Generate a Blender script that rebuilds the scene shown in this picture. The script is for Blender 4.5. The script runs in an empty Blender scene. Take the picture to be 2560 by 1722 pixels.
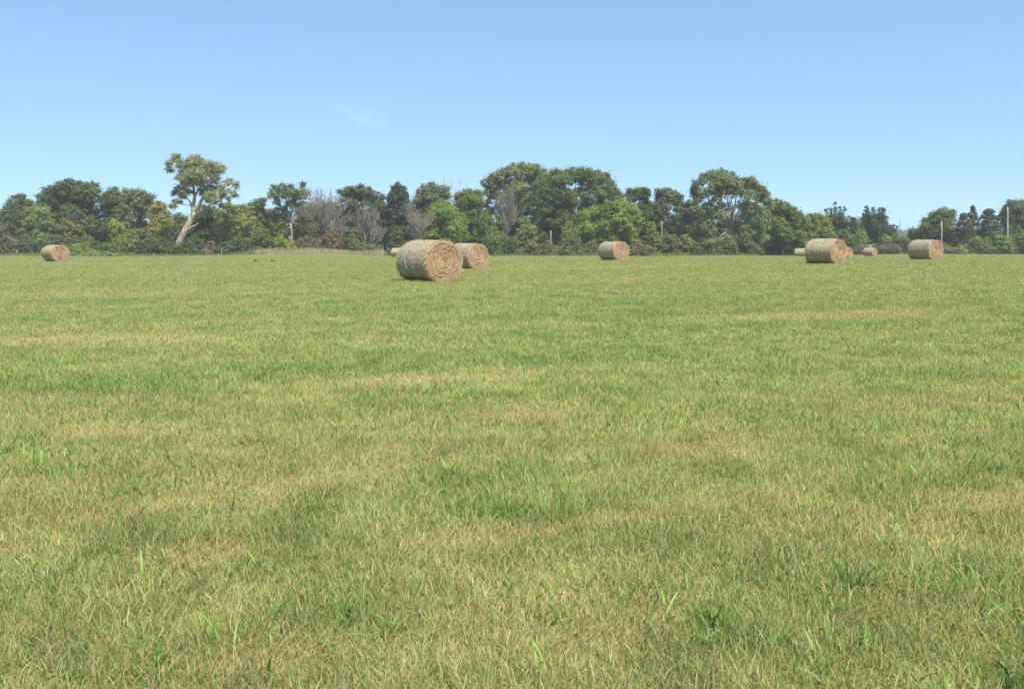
import bpy, math, random
import numpy as np
R = math.radians
random.seed(5)

# ------------------------------------------------------------------ camera, sky, sun, exposure
scene = bpy.context.scene
F = 2490.0                        # focal length in photograph pixels (2560 wide)
CAM_H = 1.5
PITCH = math.atan((861 - 602) / F)
cam_data = bpy.data.cameras.new("camera")
cam_data.sensor_width = 36.0
cam_data.lens = 36.0 * F / 2560.0
cam_data.clip_start = 0.05
cam_data.clip_end = 20000
cam = bpy.data.objects.new("camera", cam_data)
scene.collection.objects.link(cam)
cam.location = (0, 0, CAM_H)
cam.rotation_euler = (math.pi / 2 - PITCH, 0, 0)
scene.camera = cam
scene.render.resolution_x, scene.render.resolution_y = 1024, 688

SUN_EL, SUN_AZ = 58.0, 28.0       # azimuth: degrees to the right of straight behind the camera
sx = math.sin(R(SUN_AZ)) * math.cos(R(SUN_EL))
sy = -math.cos(R(SUN_AZ)) * math.cos(R(SUN_EL))
sz = math.sin(R(SUN_EL))
sun_data = bpy.data.lights.new("sun", "SUN")
sun_data.energy = 4.3
sun_data.angle = R(0.5)
sun_data.color = (1.0, 0.95, 0.86)
sun = bpy.data.objects.new("sun", sun_data)
scene.collection.objects.link(sun)
sun.rotation_euler = (math.pi / 2 - R(SUN_EL), 0, math.atan2(sx, -sy))
sun.location = (20, -30, 60)

world = bpy.data.worlds.new("World")
scene.world = world
world.use_nodes = True
wn, wl = world.node_tree.nodes, world.node_tree.links
bg = wn["Background"]
sky = wn.new("ShaderNodeTexSky")
sky.sky_type = "NISHITA"
sky.sun_disc = False
sky.sun_elevation = R(SUN_EL)
sky.sun_rotation = R(180 - SUN_AZ)
sky.altitude = 400
sky.air_density = 1.0
sky.dust_density = 0.3
sky.ozone_density = 2.2
bg.inputs[1].default_value = 0.125

def node(nt, kind, **kw):
    n = nt.nodes.new(kind)
    for k, v in kw.items():
        setattr(n, k, v)
    return n

def vray(px, py):
    b = -(py - 861) / F
    a = (px - 1280) / F
    cp, sp = math.cos(PITCH), math.sin(PITCH)
    return np.array([a, cp + b * sp, -sp + b * cp])

def at(px, py, d):
    r = vray(px, py)
    return np.array([0, 0, CAM_H]) + r * (d / r[1])

# one faint wisp of cirrus, high in the sky
wt = world.node_tree
tc = node(wt, "ShaderNodeTexCoord")
cdir = vray(905, 292); cdir /= np.linalg.norm(cdir)
cu = np.cross(cdir, [0, 0, 1.0]); cu /= np.linalg.norm(cu)
cv = np.cross(cu, cdir)
tilt = math.radians(12)
cu, cv = cu * math.cos(tilt) + cv * math.sin(tilt) * -1, cv * math.cos(tilt) + cu * math.sin(tilt)
def dot(vec):
    n = node(wt, "ShaderNodeVectorMath", operation="DOT_PRODUCT")
    wl.new(tc.outputs["Generated"], n.inputs[0]); n.inputs[1].default_value = tuple(vec)
    return n.outputs["Value"]
def mth(op, a, b=None, clamp=False, tree=None):
    t = tree or wt
    n = node(t, "ShaderNodeMath", operation=op, use_clamp=clamp)
    for i, v in enumerate((a, b)):
        if v is None: continue
        if isinstance(v, (int, float)): n.inputs[i].default_value = v
        else: t.links.new(v, n.inputs[i])
    return n.outputs[0]
du, dv = dot(cu), dot(cv)
front = mth("GREATER_THAN", dot(cdir), 0.5)
r2 = mth("ADD", mth("POWER", mth("DIVIDE", mth("ABSOLUTE", du), 0.034), 2.0), mth("POWER", mth("DIVIDE", mth("ABSOLUTE", dv), 0.012), 2.0))
fall = mth("SUBTRACT", 1.0, r2, True)
cn = node(wt, "ShaderNodeTexNoise"); cn.inputs["Scale"].default_value = 1.0; cn.inputs["Detail"].default_value = 5
cc = node(wt, "ShaderNodeCombineXYZ")
wl.new(mth("MULTIPLY", du, 40.0), cc.inputs[0]); wl.new(mth("MULTIPLY", dv, 150.0), cc.inputs[1])
wl.new(cc.outputs[0], cn.inputs["Vector"])
mask = mth("MULTIPLY", mth("MULTIPLY", fall, front), mth("MULTIPLY", mth("SUBTRACT", cn.outputs["Fac"], 0.34, True), 0.24), True)
tint = node(wt, "ShaderNodeMix", data_type="RGBA", blend_type="MULTIPLY")
tint.inputs[0].default_value = 1.0
wl.new(sky.outputs[0], tint.inputs[6]); tint.inputs[7].default_value = (0.87, 0.96, 0.885, 1)
# clean dry air: the sky keeps its blue right down to the horizon
sxyz = node(wt, "ShaderNodeSeparateXYZ"); wl.new(tc.outputs["Generated"], sxyz.inputs[0])
cxyz = node(wt, "ShaderNodeCombineXYZ")
wl.new(sxyz.outputs[0], cxyz.inputs[0]); wl.new(sxyz.outputs[1], cxyz.inputs[1])
wl.new(mth("ADD", mth("MULTIPLY", mth("MAXIMUM", sxyz.outputs[2], 0.0), 1.0), 0.22), cxyz.inputs[2])
nrm = node(wt, "ShaderNodeVectorMath", operation="NORMALIZE"); wl.new(cxyz.outputs[0], nrm.inputs[0])
wl.new(nrm.outputs[0], sky.inputs["Vector"])
cm = node(wt, "ShaderNodeMix", data_type="RGBA")
wl.new(mask, cm.inputs[0]); wl.new(tint.outputs[2], cm.inputs[6]); cm.inputs[7].default_value = (5.2, 5.8, 6.4, 1)
wl.new(cm.outputs[2], bg.inputs[0])

scene.view_settings.view_transform = "Standard"
scene.view_settings.look = "None"
scene.view_settings.exposure = 1.18
scene.view_settings.gamma = 1.0
scene.render.engine = "CYCLES"
scene.cycles.max_bounces = 6
scene.cycles.diffuse_bounces = 3
scene.cycles.glossy_bounces = 1
scene.cycles.transmission_bounces = 4
scene.cycles.transparent_max_bounces = 4
scene.cycles.use_denoising = True
scene.cycles.denoiser = "OPENIMAGEDENOISE"
scene.cycles.denoising_input_passes = "RGB_ALBEDO_NORMAL"

# ------------------------------------------------------------------ helpers
rng = np.random.default_rng(11)

def tag(o, label=None, cat=None, group=None, kind=None):
    if label: o["label"] = label
    if cat: o["category"] = cat
    if group: o["group"] = group
    if kind: o["kind"] = kind
    return o

def empty(name, loc, rz=0.0):
    o = bpy.data.objects.new(name, None)
    o.empty_display_size = 0.3
    scene.collection.objects.link(o)
    o.location = tuple(float(v) for v in loc)
    o.rotation_euler = (0, 0, rz)
    return o

def build(name, verts, faces, mat, cols=None, parent=None, origin=None, smooth=False):
    """verts (n,3), faces list of index arrays (m,k); cols (n,3) per vertex. One mesh object."""
    verts = np.asarray(verts, dtype=np.float32)
    if origin is not None:
        verts = verts - np.asarray(origin, dtype=np.float32)
    if not isinstance(faces, list): faces = [faces]
    faces = [np.asarray(f, dtype=np.int32) for f in faces if len(f)]
    me = bpy.data.meshes.new(name)
    me.vertices.add(len(verts))
    me.vertices.foreach_set("co", verts.ravel())
    loops = np.concatenate([f.ravel() for f in faces])
    sizes = np.concatenate([np.full(len(f), f.shape[1], dtype=np.int32) for f in faces])
    starts = np.concatenate([[0], np.cumsum(sizes)[:-1]]).astype(np.int32)
    me.loops.add(len(loops))
    me.loops.foreach_set("vertex_index", loops)
    me.polygons.add(len(sizes))
    me.polygons.foreach_set("loop_start", starts)
    if smooth:
        me.polygons.foreach_set("use_smooth", np.ones(len(sizes), dtype=bool))
    me.update(calc_edges=True)
    if cols is not None:
        a = me.attributes.new("col", "FLOAT_COLOR", "POINT")
        c = np.ones((len(verts), 4), dtype=np.float32)
        c[:, :3] = np.clip(cols, 0, 1)
        a.data.foreach_set("color", c.ravel())
    me.materials.append(mat)
    o = bpy.data.objects.new(name, me)
    scene.collection.objects.link(o)
    if parent is not None:
        o.parent = parent
    elif origin is not None:
        o.location = tuple(float(v) for v in origin)
    return o

def unit(v):
    return v / np.maximum(np.linalg.norm(v, axis=-1, keepdims=True), 1e-9)

# value noise
def vnoise(x, y, seed):
    xi, yi = np.floor(x).astype(np.int64), np.floor(y).astype(np.int64)
    fx, fy = x - xi, y - yi
    fx, fy = fx * fx * (3 - 2 * fx), fy * fy * (3 - 2 * fy)
    def h(i, j):
        n = (i * 374761393 + j * 668265263 + seed * 974711) & 0xFFFFFFFF
        n = ((n ^ (n >> 13)) * 1274126177) & 0xFFFFFFFF
        return ((n ^ (n >> 16)) & 0xFFFF) / 65535.0
    a, b, c, d = h(xi, yi), h(xi + 1, yi), h(xi, yi + 1), h(xi + 1, yi + 1)
    return (a * (1 - fx) + b * fx) * (1 - fy) + (c * (1 - fx) + d * fx) * fy

def fbm(x, y, seed, octv=3):
    s, a, t = 0, 1.0, 0
    for k in range(octv):
        s = s + a * vnoise(x * 2 ** k, y * 2 ** k, seed + k)
        t += a; a *= 0.5
    return s / t

# ------------------------------------------------------------------ materials
def leaf_material(name, transl=0.3, rough=0.5, spec=0.35, noise=0.0):
    m = bpy.data.materials.new(name); m.use_nodes = True
    nt = m.node_tree; n = nt.nodes; l = nt.links
    p = n["Principled BSDF"]; out = n["Material Output"]
    at_ = node(nt, "ShaderNodeAttribute", attribute_name="col")
    p.inputs["Roughness"].default_value = rough
    p.inputs["Specular IOR Level"].default_value = spec
    col = at_.outputs["Color"]
    l.new(col, p.inputs["Base Color"])
    tr = node(nt, "ShaderNodeBsdfTranslucent")
    g = node(nt, "ShaderNodeMix", data_type="RGBA", blend_type="MULTIPLY"); g.inputs[0].default_value = 1
    l.new(col, g.inputs[6]); g.inputs[7].default_value = (1.15, 1.25, 0.6, 1)
    l.new(g.outputs[2], tr.inputs["Color"])
    mx = node(nt, "ShaderNodeMixShader"); mx.inputs[0].default_value = transl
    l.new(p.outputs[0], mx.inputs[1]); l.new(tr.outputs[0], mx.inputs[2])
    l.new(mx.outputs[0], out.inputs["Surface"])
    return m

def noise_material(name, c1, c2, scale=(1, 1, 1), rough=0.85, bump=0.3, detail=6, lo=0.35, hi=0.65):
    m = bpy.data.materials.new(name); m.use_nodes = True
    nt = m.node_tree; n = nt.nodes; l = nt.links
    p = n["Principled BSDF"]
    t = node(nt, "ShaderNodeTexCoord"); mp = node(nt, "ShaderNodeMapping")
    mp.inputs["Scale"].default_value = scale
    l.new(t.outputs["Object"], mp.inputs[0])
    nz = node(nt, "ShaderNodeTexNoise"); nz.inputs["Scale"].default_value = 1; nz.inputs["Detail"].default_value = detail
    l.new(mp.outputs[0], nz.inputs["Vector"])
    r = node(nt, "ShaderNodeValToRGB")
    r.color_ramp.elements[0].position = lo; r.color_ramp.elements[0].color = (*c1, 1)
    r.color_ramp.elements[1].position = hi; r.color_ramp.elements[1].color = (*c2, 1)
    l.new(nz.outputs["Fac"], r.inputs[0]); l.new(r.outputs[0], p.inputs["Base Color"])
    p.inputs["Roughness"].default_value = rough
    p.inputs["Specular IOR Level"].default_value = 0.2
    b = node(nt, "ShaderNodeBump"); b.inputs["Strength"].default_value = bump; b.inputs["Distance"].default_value = 0.03
    l.new(nz.outputs["Fac"], b.inputs["Height"]); l.new(b.outputs[0], p.inputs["Normal"])
    return m

M_LEAF = leaf_material("leaf", 0.48, 0.55, 0.12)
M_GRASS = leaf_material("grass_blade", 0.44, 0.55, 0.25)
M_STRAW = leaf_material("straw", 0.12, 0.6, 0.25)
M_BARK = noise_material("pale_bark", (0.16, 0.125, 0.09), (0.36, 0.30, 0.23), (3, 3, 0.8))
M_BARKD = noise_material("dark_bark", (0.06, 0.05, 0.04), (0.15, 0.125, 0.10), (3, 3, 0.8))
M_TWIG = noise_material("dead_wood", (0.105, 0.095, 0.078), (0.20, 0.178, 0.145), (2, 2, 0.6))
M_TWIGW = noise_material("bleached_wood", (0.26, 0.25, 0.24), (0.42, 0.40, 0.38), (2, 2, 0.6))
M_POLE = noise_material("weathered_pole", (0.24, 0.225, 0.20), (0.36, 0.34, 0.31), (6, 6, 0.5))
M_POLEB = noise_material("brown_pole", (0.16, 0.125, 0.09), (0.27, 0.215, 0.16), (6, 6, 0.5))
M_CERAMIC = noise_material("grey_ceramic", (0.25, 0.25, 0.26), (0.4, 0.4, 0.4), (9, 9, 9), 0.4, 0.0)
M_WIRE = noise_material("wire", (0.08, 0.08, 0.08), (0.14, 0.14, 0.14), (9, 9, 9), 0.5, 0.0)
M_STEEL = noise_material("painted_steel", (0.22, 0.23, 0.22), (0.4, 0.4, 0.38), (5, 5, 2), 0.6, 0.1)

# ------------------------------------------------------------------ terrain
BALE_D = 1.45                     # standing height of a bale
#        left  right  top  bottom theta  label
BALES = [
    (105, 175, 612, 655.5, 26, "small tan hay bale alone at the far left of the field"),
    (993, 1152, 600, 704, 37, "largest and nearest hay bale, greenish net wrap torn in a white V"),
    (1128, 1213, 608.5, 673, 40, "hay bale half hidden right behind the largest bale, pale swirled end showing"),
    (978, 1013, 620, 644, 62, "distant small bale peeking out left of the largest bale"),
    (1496, 1572, 604, 651.8, 42, "hay bale alone in mid field in front of the bright green domed tree"),
    (1987, 2014, 621.4, 641.8, 78, "tiny distant pale bale just left of the second largest bale"),
    (2015, 2110, 596.5, 660, 58, "second largest bale, striped wrap and narrow rough end, right side of field"),
    (2090, 2122, 618, 648.5, 48, "far bale mostly hidden, only its brown end showing behind the second largest bale"),
    (2159, 2191, 620, 641.3, 58, "tiny distant bale standing by itself below the spiky dark tree"),
    (2274, 2350, 600, 650.7, 52, "rightmost hay bale in the field with a smooth green banded wrap"),
]
ctrl = []
for (l_, r_, t_, b_, th, lab) in BALES:
    d = BALE_D * F / (b_ - t_)
    p = at((l_ + r_) / 2, b_ - 1.0, d)
    ctrl.append(p)
for px, py, d in [(-500, 640, 158), (0, 640, 158), (300, 641, 158), (640, 637, 158), (820, 635, 158), (1000, 640, 165), (1300, 640, 165),
                  (1700, 640, 165), (1900, 639, 172), (2100, 637, 188), (2400, 635, 190), (2560, 636, 190), (3100, 636, 190)]:
    ctrl.append(at(px, py, d))
for d in (2.0, 5.0, 11.0, 22.0):
    for a in (-0.7, -0.35, 0, 0.35, 0.7):
        ctrl.append(np.array([d * math.tan(a), d, 0.0]))
for a in (-0.65, -0.3, 0.15):
    ctrl.append(np.array([45 * math.tan(a), 45, -0.05]))
ctrl = np.array(ctrl)
def polar(x, y):
    a = np.clip(np.arctan2(x, y), -0.8, 0.8) * 2.0
    ld = np.log(np.clip(np.hypot(x, y), 2.0, 215.0))
    return a, ld
ca, cl = polar(ctrl[:, 0], ctrl[:, 1])
def kern(r2):
    return np.sqrt(r2 + 0.02)
K = kern((ca[:, None] - ca[None]) ** 2 + (cl[:, None] - cl[None]) ** 2)
A = np.zeros((len(ca) + 1, len(ca) + 1)); A[:-1, :-1] = K + 1e-4 * np.eye(len(ca)); A[-1, :-1] = A[:-1, -1] = 1
W = np.linalg.solve(A, np.concatenate([ctrl[:, 2], [0]]))
def terrain(x, y):
    x = np.atleast_1d(np.asarray(x, dtype=float)); y = np.atleast_1d(np.asarray(y, dtype=float))
    out = np.empty(len(x))
    for i in range(0, len(x), 100000):
        a, l = polar(x[i:i + 100000], y[i:i + 100000])
        z = np.full(len(a), W[-1])
        for k in range(len(ca)):
            z += W[k] * kern((a - ca[k]) ** 2 + (l - cl[k]) ** 2)
        out[i:i + 100000] = z
    out += 0.03 * (fbm(x * 0.9, y * 0.9, 5, 2) - 0.5) * np.clip(np.hypot(x, y) / 6, 0, 1)
    return out
def gz(x, y): return float(terrain(x, y)[0])

# how dry / yellow the sward is at a point, in 0..1: swaths left by the mower run at about 20 degrees to the view
def px_ground(px, py):
    r = vray(px, py); d = CAM_H / -r[2]
    return r[0] * d, r[1] * d
DRY_SPOTS = [(1330, 1335, 0.55, 0.09), (1130, 1350, 0.3, 0.07), (1480, 1315, 0.35, 0.07), (1660, 1292, 0.35, 0.06), (2080, 1180, 0.4, 0.07), (1880, 1260, 0.5, 0.08), (2300, 1105, 0.55, 0.12), (2500, 1260, 0.4, 0.12),
             (2190, 785, 1.6, 0.9), (1950, 790, 1.5, 0.6), (500, 1390, 0.35, 0.22), (60, 1500, 0.22, 0.06), (1560, 1590, 0.3, 0.15), (250, 1290, 0.4, 0.2), (700, 1650, 0.3, 0.12),
             (1750, 1120, 0.6, 0.25), (1050, 950, 1.4, 0.5), (1300, 1030, 1.0, 0.4), (300, 1080, 0.8, 0.3), (130, 850, 1.6, 0.7)]
_dry = [(*px_ground(a, b), c, e) for a, b, c, e in DRY_SPOTS]
GREEN_SPOTS = [(1750, 1550, 0.55, 0.35), (2250, 1460, 0.5, 0.25), (1900, 1640, 0.4, 0.3), (1250, 1280, 0.45, 0.2), (2150, 1400, 0.5, 0.3), (350, 960, 1.2, 0.5), (850, 1560, 0.3, 0.2)]
_green = [(*px_ground(a, b), c, e) for a, b, c, e in GREEN_SPOTS]
def greener(x, y):
    g = 0 * x
    for (x0, y0, ru, rv) in _green:
        g = g + 0.55 * np.exp(-((x - x0) / ru) ** 2 - ((y - y0) / rv) ** 2)
    return g
def dryness(x, y):
    c, s = math.cos(R(25)), math.sin(R(25))
    u, v = x * c + y * s, -x * s + y * c
    n1 = fbm(u / 9.0, v / 2.2, 21, 4)
    n2 = fbm(x / 0.55, y / 0.55, 31, 3)
    n3 = fbm(u / 30.0, v / 7.0, 41, 3)
    rows = np.sin(2 * math.pi * v / 3.1 + 1.6 * fbm(u / 12.0, v / 12.0, 71, 2))      # rows left by the mower
    fade = 1 / (1 + (np.hypot(x, y) / 22.0) ** 2)
    base = 0.5 + (0.35 + 0.75 * fade) * (n1 - 0.5) + 0.55 * (n2 - 0.5) + (0.35 + 0.45 * fade) * (n3 - 0.5) + 0.075 * rows
    for (x0, y0, ru, rv) in _dry:
        du, dv = (x - x0) * c + (y - y0) * s, -(x - x0) * s + (y - y0) * c
        base = base + 0.55 * np.exp(-(du / ru) ** 2 - (dv / rv) ** 2)
    return np.clip(base - 0.45 * greener(x, y), 0, 1)

# ground sheet: polar grid, fine near the camera, out to the horizon
rad = np.concatenate([np.linspace(0.3, 3, 8), np.geomspace(3.1, 220, 230), np.geomspace(235, 9000, 26)])
ang = np.concatenate([np.linspace(-0.75, 0.75, 261), np.linspace(0.8, 2 * math.pi - 0.8, 50)])
AA, RR = np.meshgrid(ang, rad)
gx, gy = (np.sin(AA) * RR).ravel(), (np.cos(AA) * RR).ravel()
gzv = terrain(gx, gy)
na, nr = len(ang), len(rad)
ii = np.arange(nr - 1)[:, None] * na; jj = np.arange(na)[None]
j2 = (np.arange(na)[None] + 1) % na
gf = np.stack([ii + jj, ii + na + jj, ii + na + j2, ii + j2], -1).reshape(-1, 4)[:, ::-1]
gv = np.stack([gx, gy, gzv], 1)
gv = np.vstack([gv, [[0, 0, float(gzv[:na].mean())]]])
cap = np.stack([np.full(na, len(gv) - 1), np.arange(na), (np.arange(na) + 1) % na], 1)[:, ::-1]
dr = dryness(gv[:, 0], gv[:, 1])[:, None]
gcol = np.repeat(dr, 3, axis=1)
mg = bpy.data.materials.new("mown_sward"); mg.use_nodes = True
nt = mg.node_tree; p = nt.nodes["Principled BSDF"]; p.inputs["Roughness"].default_value = 0.95; p.inputs["Specular IOR Level"].default_value = 0.1
a_ = node(nt, "ShaderNodeAttribute", attribute_name="col")
t_ = node(nt, "ShaderNodeTexCoord")
nz = node(nt, "ShaderNodeTexNoise"); nz.inputs["Scale"].default_value = 14; nz.inputs["Detail"].default_value = 8; nz.inputs["Roughness"].default_value = 0.7
nt.links.new(t_.outputs["Object"], nz.inputs["Vector"])
f_ = mth("ADD", mth("MULTIPLY", a_.outputs["Fac"], 0.75, tree=nt), mth("MULTIPLY", mth("SUBTRACT", nz.outputs["Fac"], 0.4, tree=nt), 0.9, tree=nt), True, tree=nt)
rp = node(nt, "ShaderNodeValToRGB"); e = rp.color_ramp.elements
e[0].position = 0.1; e[0].color = (0.10, 0.14, 0.032, 1); e[1].position = 0.9; e[1].color = (0.27, 0.23, 0.115, 1)
k = e.new(0.5); k.color = (0.20, 0.215, 0.062, 1)
nt.links.new(f_, rp.inputs[0]); nt.links.new(rp.outputs[0], p.inputs["Base Color"])
bp = node(nt, "ShaderNodeBump"); bp.inputs["Strength"].default_value = 0.6; bp.inputs["Distance"].default_value = 0.04
nt.links.new(nz.outputs["Fac"], bp.inputs["Height"]); nt.links.new(bp.outputs[0], p.inputs["Normal"])
tag(build("ground", gv, [gf, cap], mg, gcol, smooth=True), kind="structure")

# ------------------------------------------------------------------ grass
def blades(x, y, h, w, lean, yaw, face, segs, col, tipcol=None, z=None):
    """curved tapered blades; returns verts, quads, colours."""
    n = len(x)
    z0 = terrain(x, y) if z is None else z
    base = np.stack([x, y, z0 - 0.01], 1)
    ld = np.stack([np.cos(yaw), np.sin(yaw), np.zeros(n)], 1)
    wd = np.stack([np.cos(face), np.sin(face), np.zeros(n)], 1)
    V = np.empty((n, segs + 1, 2, 3), dtype=np.float32); C = np.empty((n, segs + 1, 2, 3), dtype=np.float32)
    prof = {1: [1, 0.25], 2: [0.85, 0.8, 0.1], 3: [0.7, 1.0, 0.75, 0.06], 4: [0.6, 1, 0.95, 0.6, 0.05]}[segs]
    pos = base.copy(); ang = lean * 0.35
    for s in range(segs + 1):
        hw = wd * (w * 0.5 * prof[s])[:, None]
        V[:, s, 0] = pos - hw; V[:, s, 1] = pos + hw
        c = col if tipcol is None else col * (1 - s / segs) + tipcol * (s / segs)
        C[:, s] = c[:, None]
        st = h / segs
        pos = pos + ld * (np.sin(ang) * st)[:, None] + np.array([0, 0, 1.0]) * (np.cos(ang) * st)[:, None]
        ang = ang + lean * 1.3 / segs
    b = (np.arange(n) * (segs + 1) * 2)[:, None]
    q = np.concatenate([np.stack([b[:, 0] + 2 * s, b[:, 0] + 2 * s + 1, b[:, 0] + 2 * s + 3, b[:, 0] + 2 * s + 2], 1) for s in range(segs)])
    return V.reshape(-1, 3), q, C.reshape(-1, 3)

GREEN = np.array([0.212, 0.272, 0.080]); LIME = np.array([0.365, 0.368, 0.148]); DRY = np.array([0.42, 0.345, 0.165]); BLUEG = np.array([0.105, 0.20, 0.07]); BROWN = np.array([0.27, 0.19, 0.10])
def grass_col(n, d, bias=0.0, pat=0.5):
    pd = np.clip(-0.04 + 0.66 * d + bias, 0, 0.92)
    c = np.empty((n, 3))
    isd = rng.random(n) < pd
    mix = np.clip(rng.random(n) * 0.5 + d * 0.4 + 1.2 * (pat - 0.4), 0, 1)[:, None]
    c[:] = GREEN * (1 - mix) + LIME * mix
    bl = rng.random(n) < 0.13
    c[bl] = BLUEG
    c[isd] = DRY
    br = isd & (rng.random(n) < 0.2)
    c[br] = BROWN
    return c * ((0.78 + 0.44 * rng.random(n)) * (0.8 + 0.4 * pat))[:, None]

def band(d0, d1, dens, hw=0.60):
    """random points in the wedge the camera can see (with a margin), density per square metre."""
    area = hw * 2 * (d1 ** 2 - d0 ** 2) / 2 + 9.0 * (d1 - d0)
    n = int(area * dens)
    y = np.sqrt(d0 ** 2 + (d1 ** 2 - d0 ** 2) * rng.random(n))
    x = (rng.random(n) * 2 - 1) * (hw * y + 4.5)
    return x, y

gV, gQ, gC = [], [], []; off = 0
def push(v, q, c):
    global off
    gV.append(v); gQ.append(q + off); gC.append(c); off += len(v)
edges = [2.3, 4.0, 5.5, 7.5, 10, 14, 19, 26, 36, 50, 70, 100, 140, 196]
for d0, d1 in zip(edges[:-1], edges[1:]):
    dm = (d0 + d1) / 2
    dens = 17000 * min(1.0, (4.2 / dm) ** 1.62)
    x, y = band(d0, d1, dens, 0.56 if d1 > 20 else 0.62)
    n = len(x)
    dd = dryness(x, y)
    tall = fbm(x / 0.35, y / 0.35, 77, 2)
    h = (0.035 + 0.085 * rng.random(n) ** 2.0) * (0.6 + 0.85 * tall) * (1.1 - 0.35 * dd) * (1 - 0.25 * min(1.0, max(0.0, (dm - 4) / 8)))
    w = (0.0013 + 0.0018 * rng.random(n)) * (1 + dm / 4.5)
    lean = 0.15 + 1.7 * rng.random(n) ** 1.1
    yaw = rng.random(n) * 2 * math.pi
    face = rng.random(n) * 2 * math.pi
    segs = 3 if d1 <= 5.6 else (2 if d1 <= 19 else 1)
    c = grass_col(n, dd, 0.0, fbm(x / 0.28 + 50, y / 0.4, 123, 3))
    push(*blades(x, y, h, w, lean, yaw, face, segs, c))
    # clumps of broader, brighter leaves
    cd = {True: 95.0, False: 95.0 * (9 / dm) ** 1.7}[dm < 9]
    cx, cy = band(d0, d1, cd, 0.56 if d1 > 20 else 0.62)
    keep = rng.random(len(cx)) < np.clip(3.2 * (fbm(cx / 1.1, cy / 0.8, 91, 3) - 0.42) * (1.3 - dryness(cx, cy)) + greener(cx, cy), 0.03, 1)
    cx, cy = cx[keep], cy[keep]
    k = 8
    bx = np.repeat(cx, k) + rng.normal(0, 0.035 + dm * 0.0015, len(cx) * k); by = np.repeat(cy, k) + rng.normal(0, 0.035 + dm * 0.0015, len(cx) * k)
    n = len(bx); keepb = rng.random(n) < 0.75; bx, by = bx[keepb], by[keepb]; n = len(bx)
    far_ = min(1.0, max(0.0, (dm - 7) / 14))
    h = (0.055 + 0.115 * rng.random(n) ** 1.9) * (1 - 0.4 * far_)
    w = (0.0045 + 0.0065 * rng.random(n)) * (1 + dm / 22)
    mix = rng.random(n)[:, None]
    c = (np.array([0.130, 0.240, 0.044]) * (1 - mix) + np.array([0.255, 0.375, 0.100]) * mix) * (0.75 + 0.5 * rng.random(n))[:, None]
    c = c * (1 - 0.55 * far_) + (GREEN * 0.5 + LIME * 0.5) * 0.55 * far_
    push(*blades(bx, by, h, w, 0.3 + 1.5 * rng.random(n), rng.random(n) * 6.283, rng.random(n) * 6.283, 4 if d1 <= 8 else (2 if d1 <= 26 else 1), c))
# fallen straw and thatch lying almost flat
for d0, d1, dens in ((2.3, 6, 900), (6, 12, 260), (12, 24, 70)):
    x, y = band(d0, d1, dens)
    dd = dryness(x, y); keep = rng.random(len(x)) < 0.03 + 2.2 * np.clip(dd - 0.5, 0, 1); x, y, dd = x[keep], y[keep], dd[keep]
    n = len(x)
    h = 0.05 + 0.13 * rng.random(n); w = (0.0015 + 0.0022 * rng.random(n)) * (1 + d0 / 10)
    yaw = rng.normal(R(25), 0.9, n)
    c = (DRY * 0.98) * (0.7 + 0.5 * rng.random(n))[:, None]
    push(*blades(x, y, h, w, 2.6 + 1.4 * rng.random(n), yaw, yaw + math.pi / 2, 2, c, z=terrain(x, y) + 0.02 + 0.03 * rng.random(n)))
tag(build("grass", np.concatenate(gV), np.concatenate(gQ), M_GRASS, np.concatenate(gC)), "short mown green and straw coloured grass covering the hay field", "grass", kind="stuff")
del gV, gQ, gC

# taller uncut grass along the foot of the trees
tx, ty, tp = [], [], []
for x0, x1, d, n in ((-260, 640, 158.5, 9000), (640, 960, 159, 8000), (960, 1900, 165.5, 9000), (1900, 2120, 184, 2500), (2100, 2760, 189, 7000)):
    px = x0 + (x1 - x0) * rng.random(n)
    y = d + rng.normal(0, 1.3, n)
    tx.append((px - 1280) / F * y * 1.0); ty.append(y); tp.append(np.full(n, 1.0 if x0 == 640 else 0.0))
tx, ty, tp = map(np.concatenate, (tx, ty, tp))
n = len(tx)
nn = fbm(tx / 5, ty / 5, 61, 2)
h = (0.28 + 0.45 * rng.random(n)) * (0.5 + nn) * (1 + 0.35 * tp)
mix = np.clip(0.35 * rng.random(n) + 0.75 * tp * (0.4 + nn) + 0.3 * (nn - 0.5), 0, 1)[:, None]
c = (np.array([0.15, 0.19, 0.055]) * (1 - mix) + np.array([0.42, 0.36, 0.22]) * mix) * (0.7 + 0.5 * rng.random(n))[:, None]
v, q, c = blades(tx, ty, h, 0.03 + 0.03 * rng.random(n), 0.2 + 0.8 * rng.random(n), rng.random(n) * 6.283, rng.random(n) * 6.283, 2, c)
tag(build("tall_grass", v, q, M_GRASS, c), "tall uncut seeding grass in a strip along the foot of the treeline", "tall grass", kind="stuff")

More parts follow.
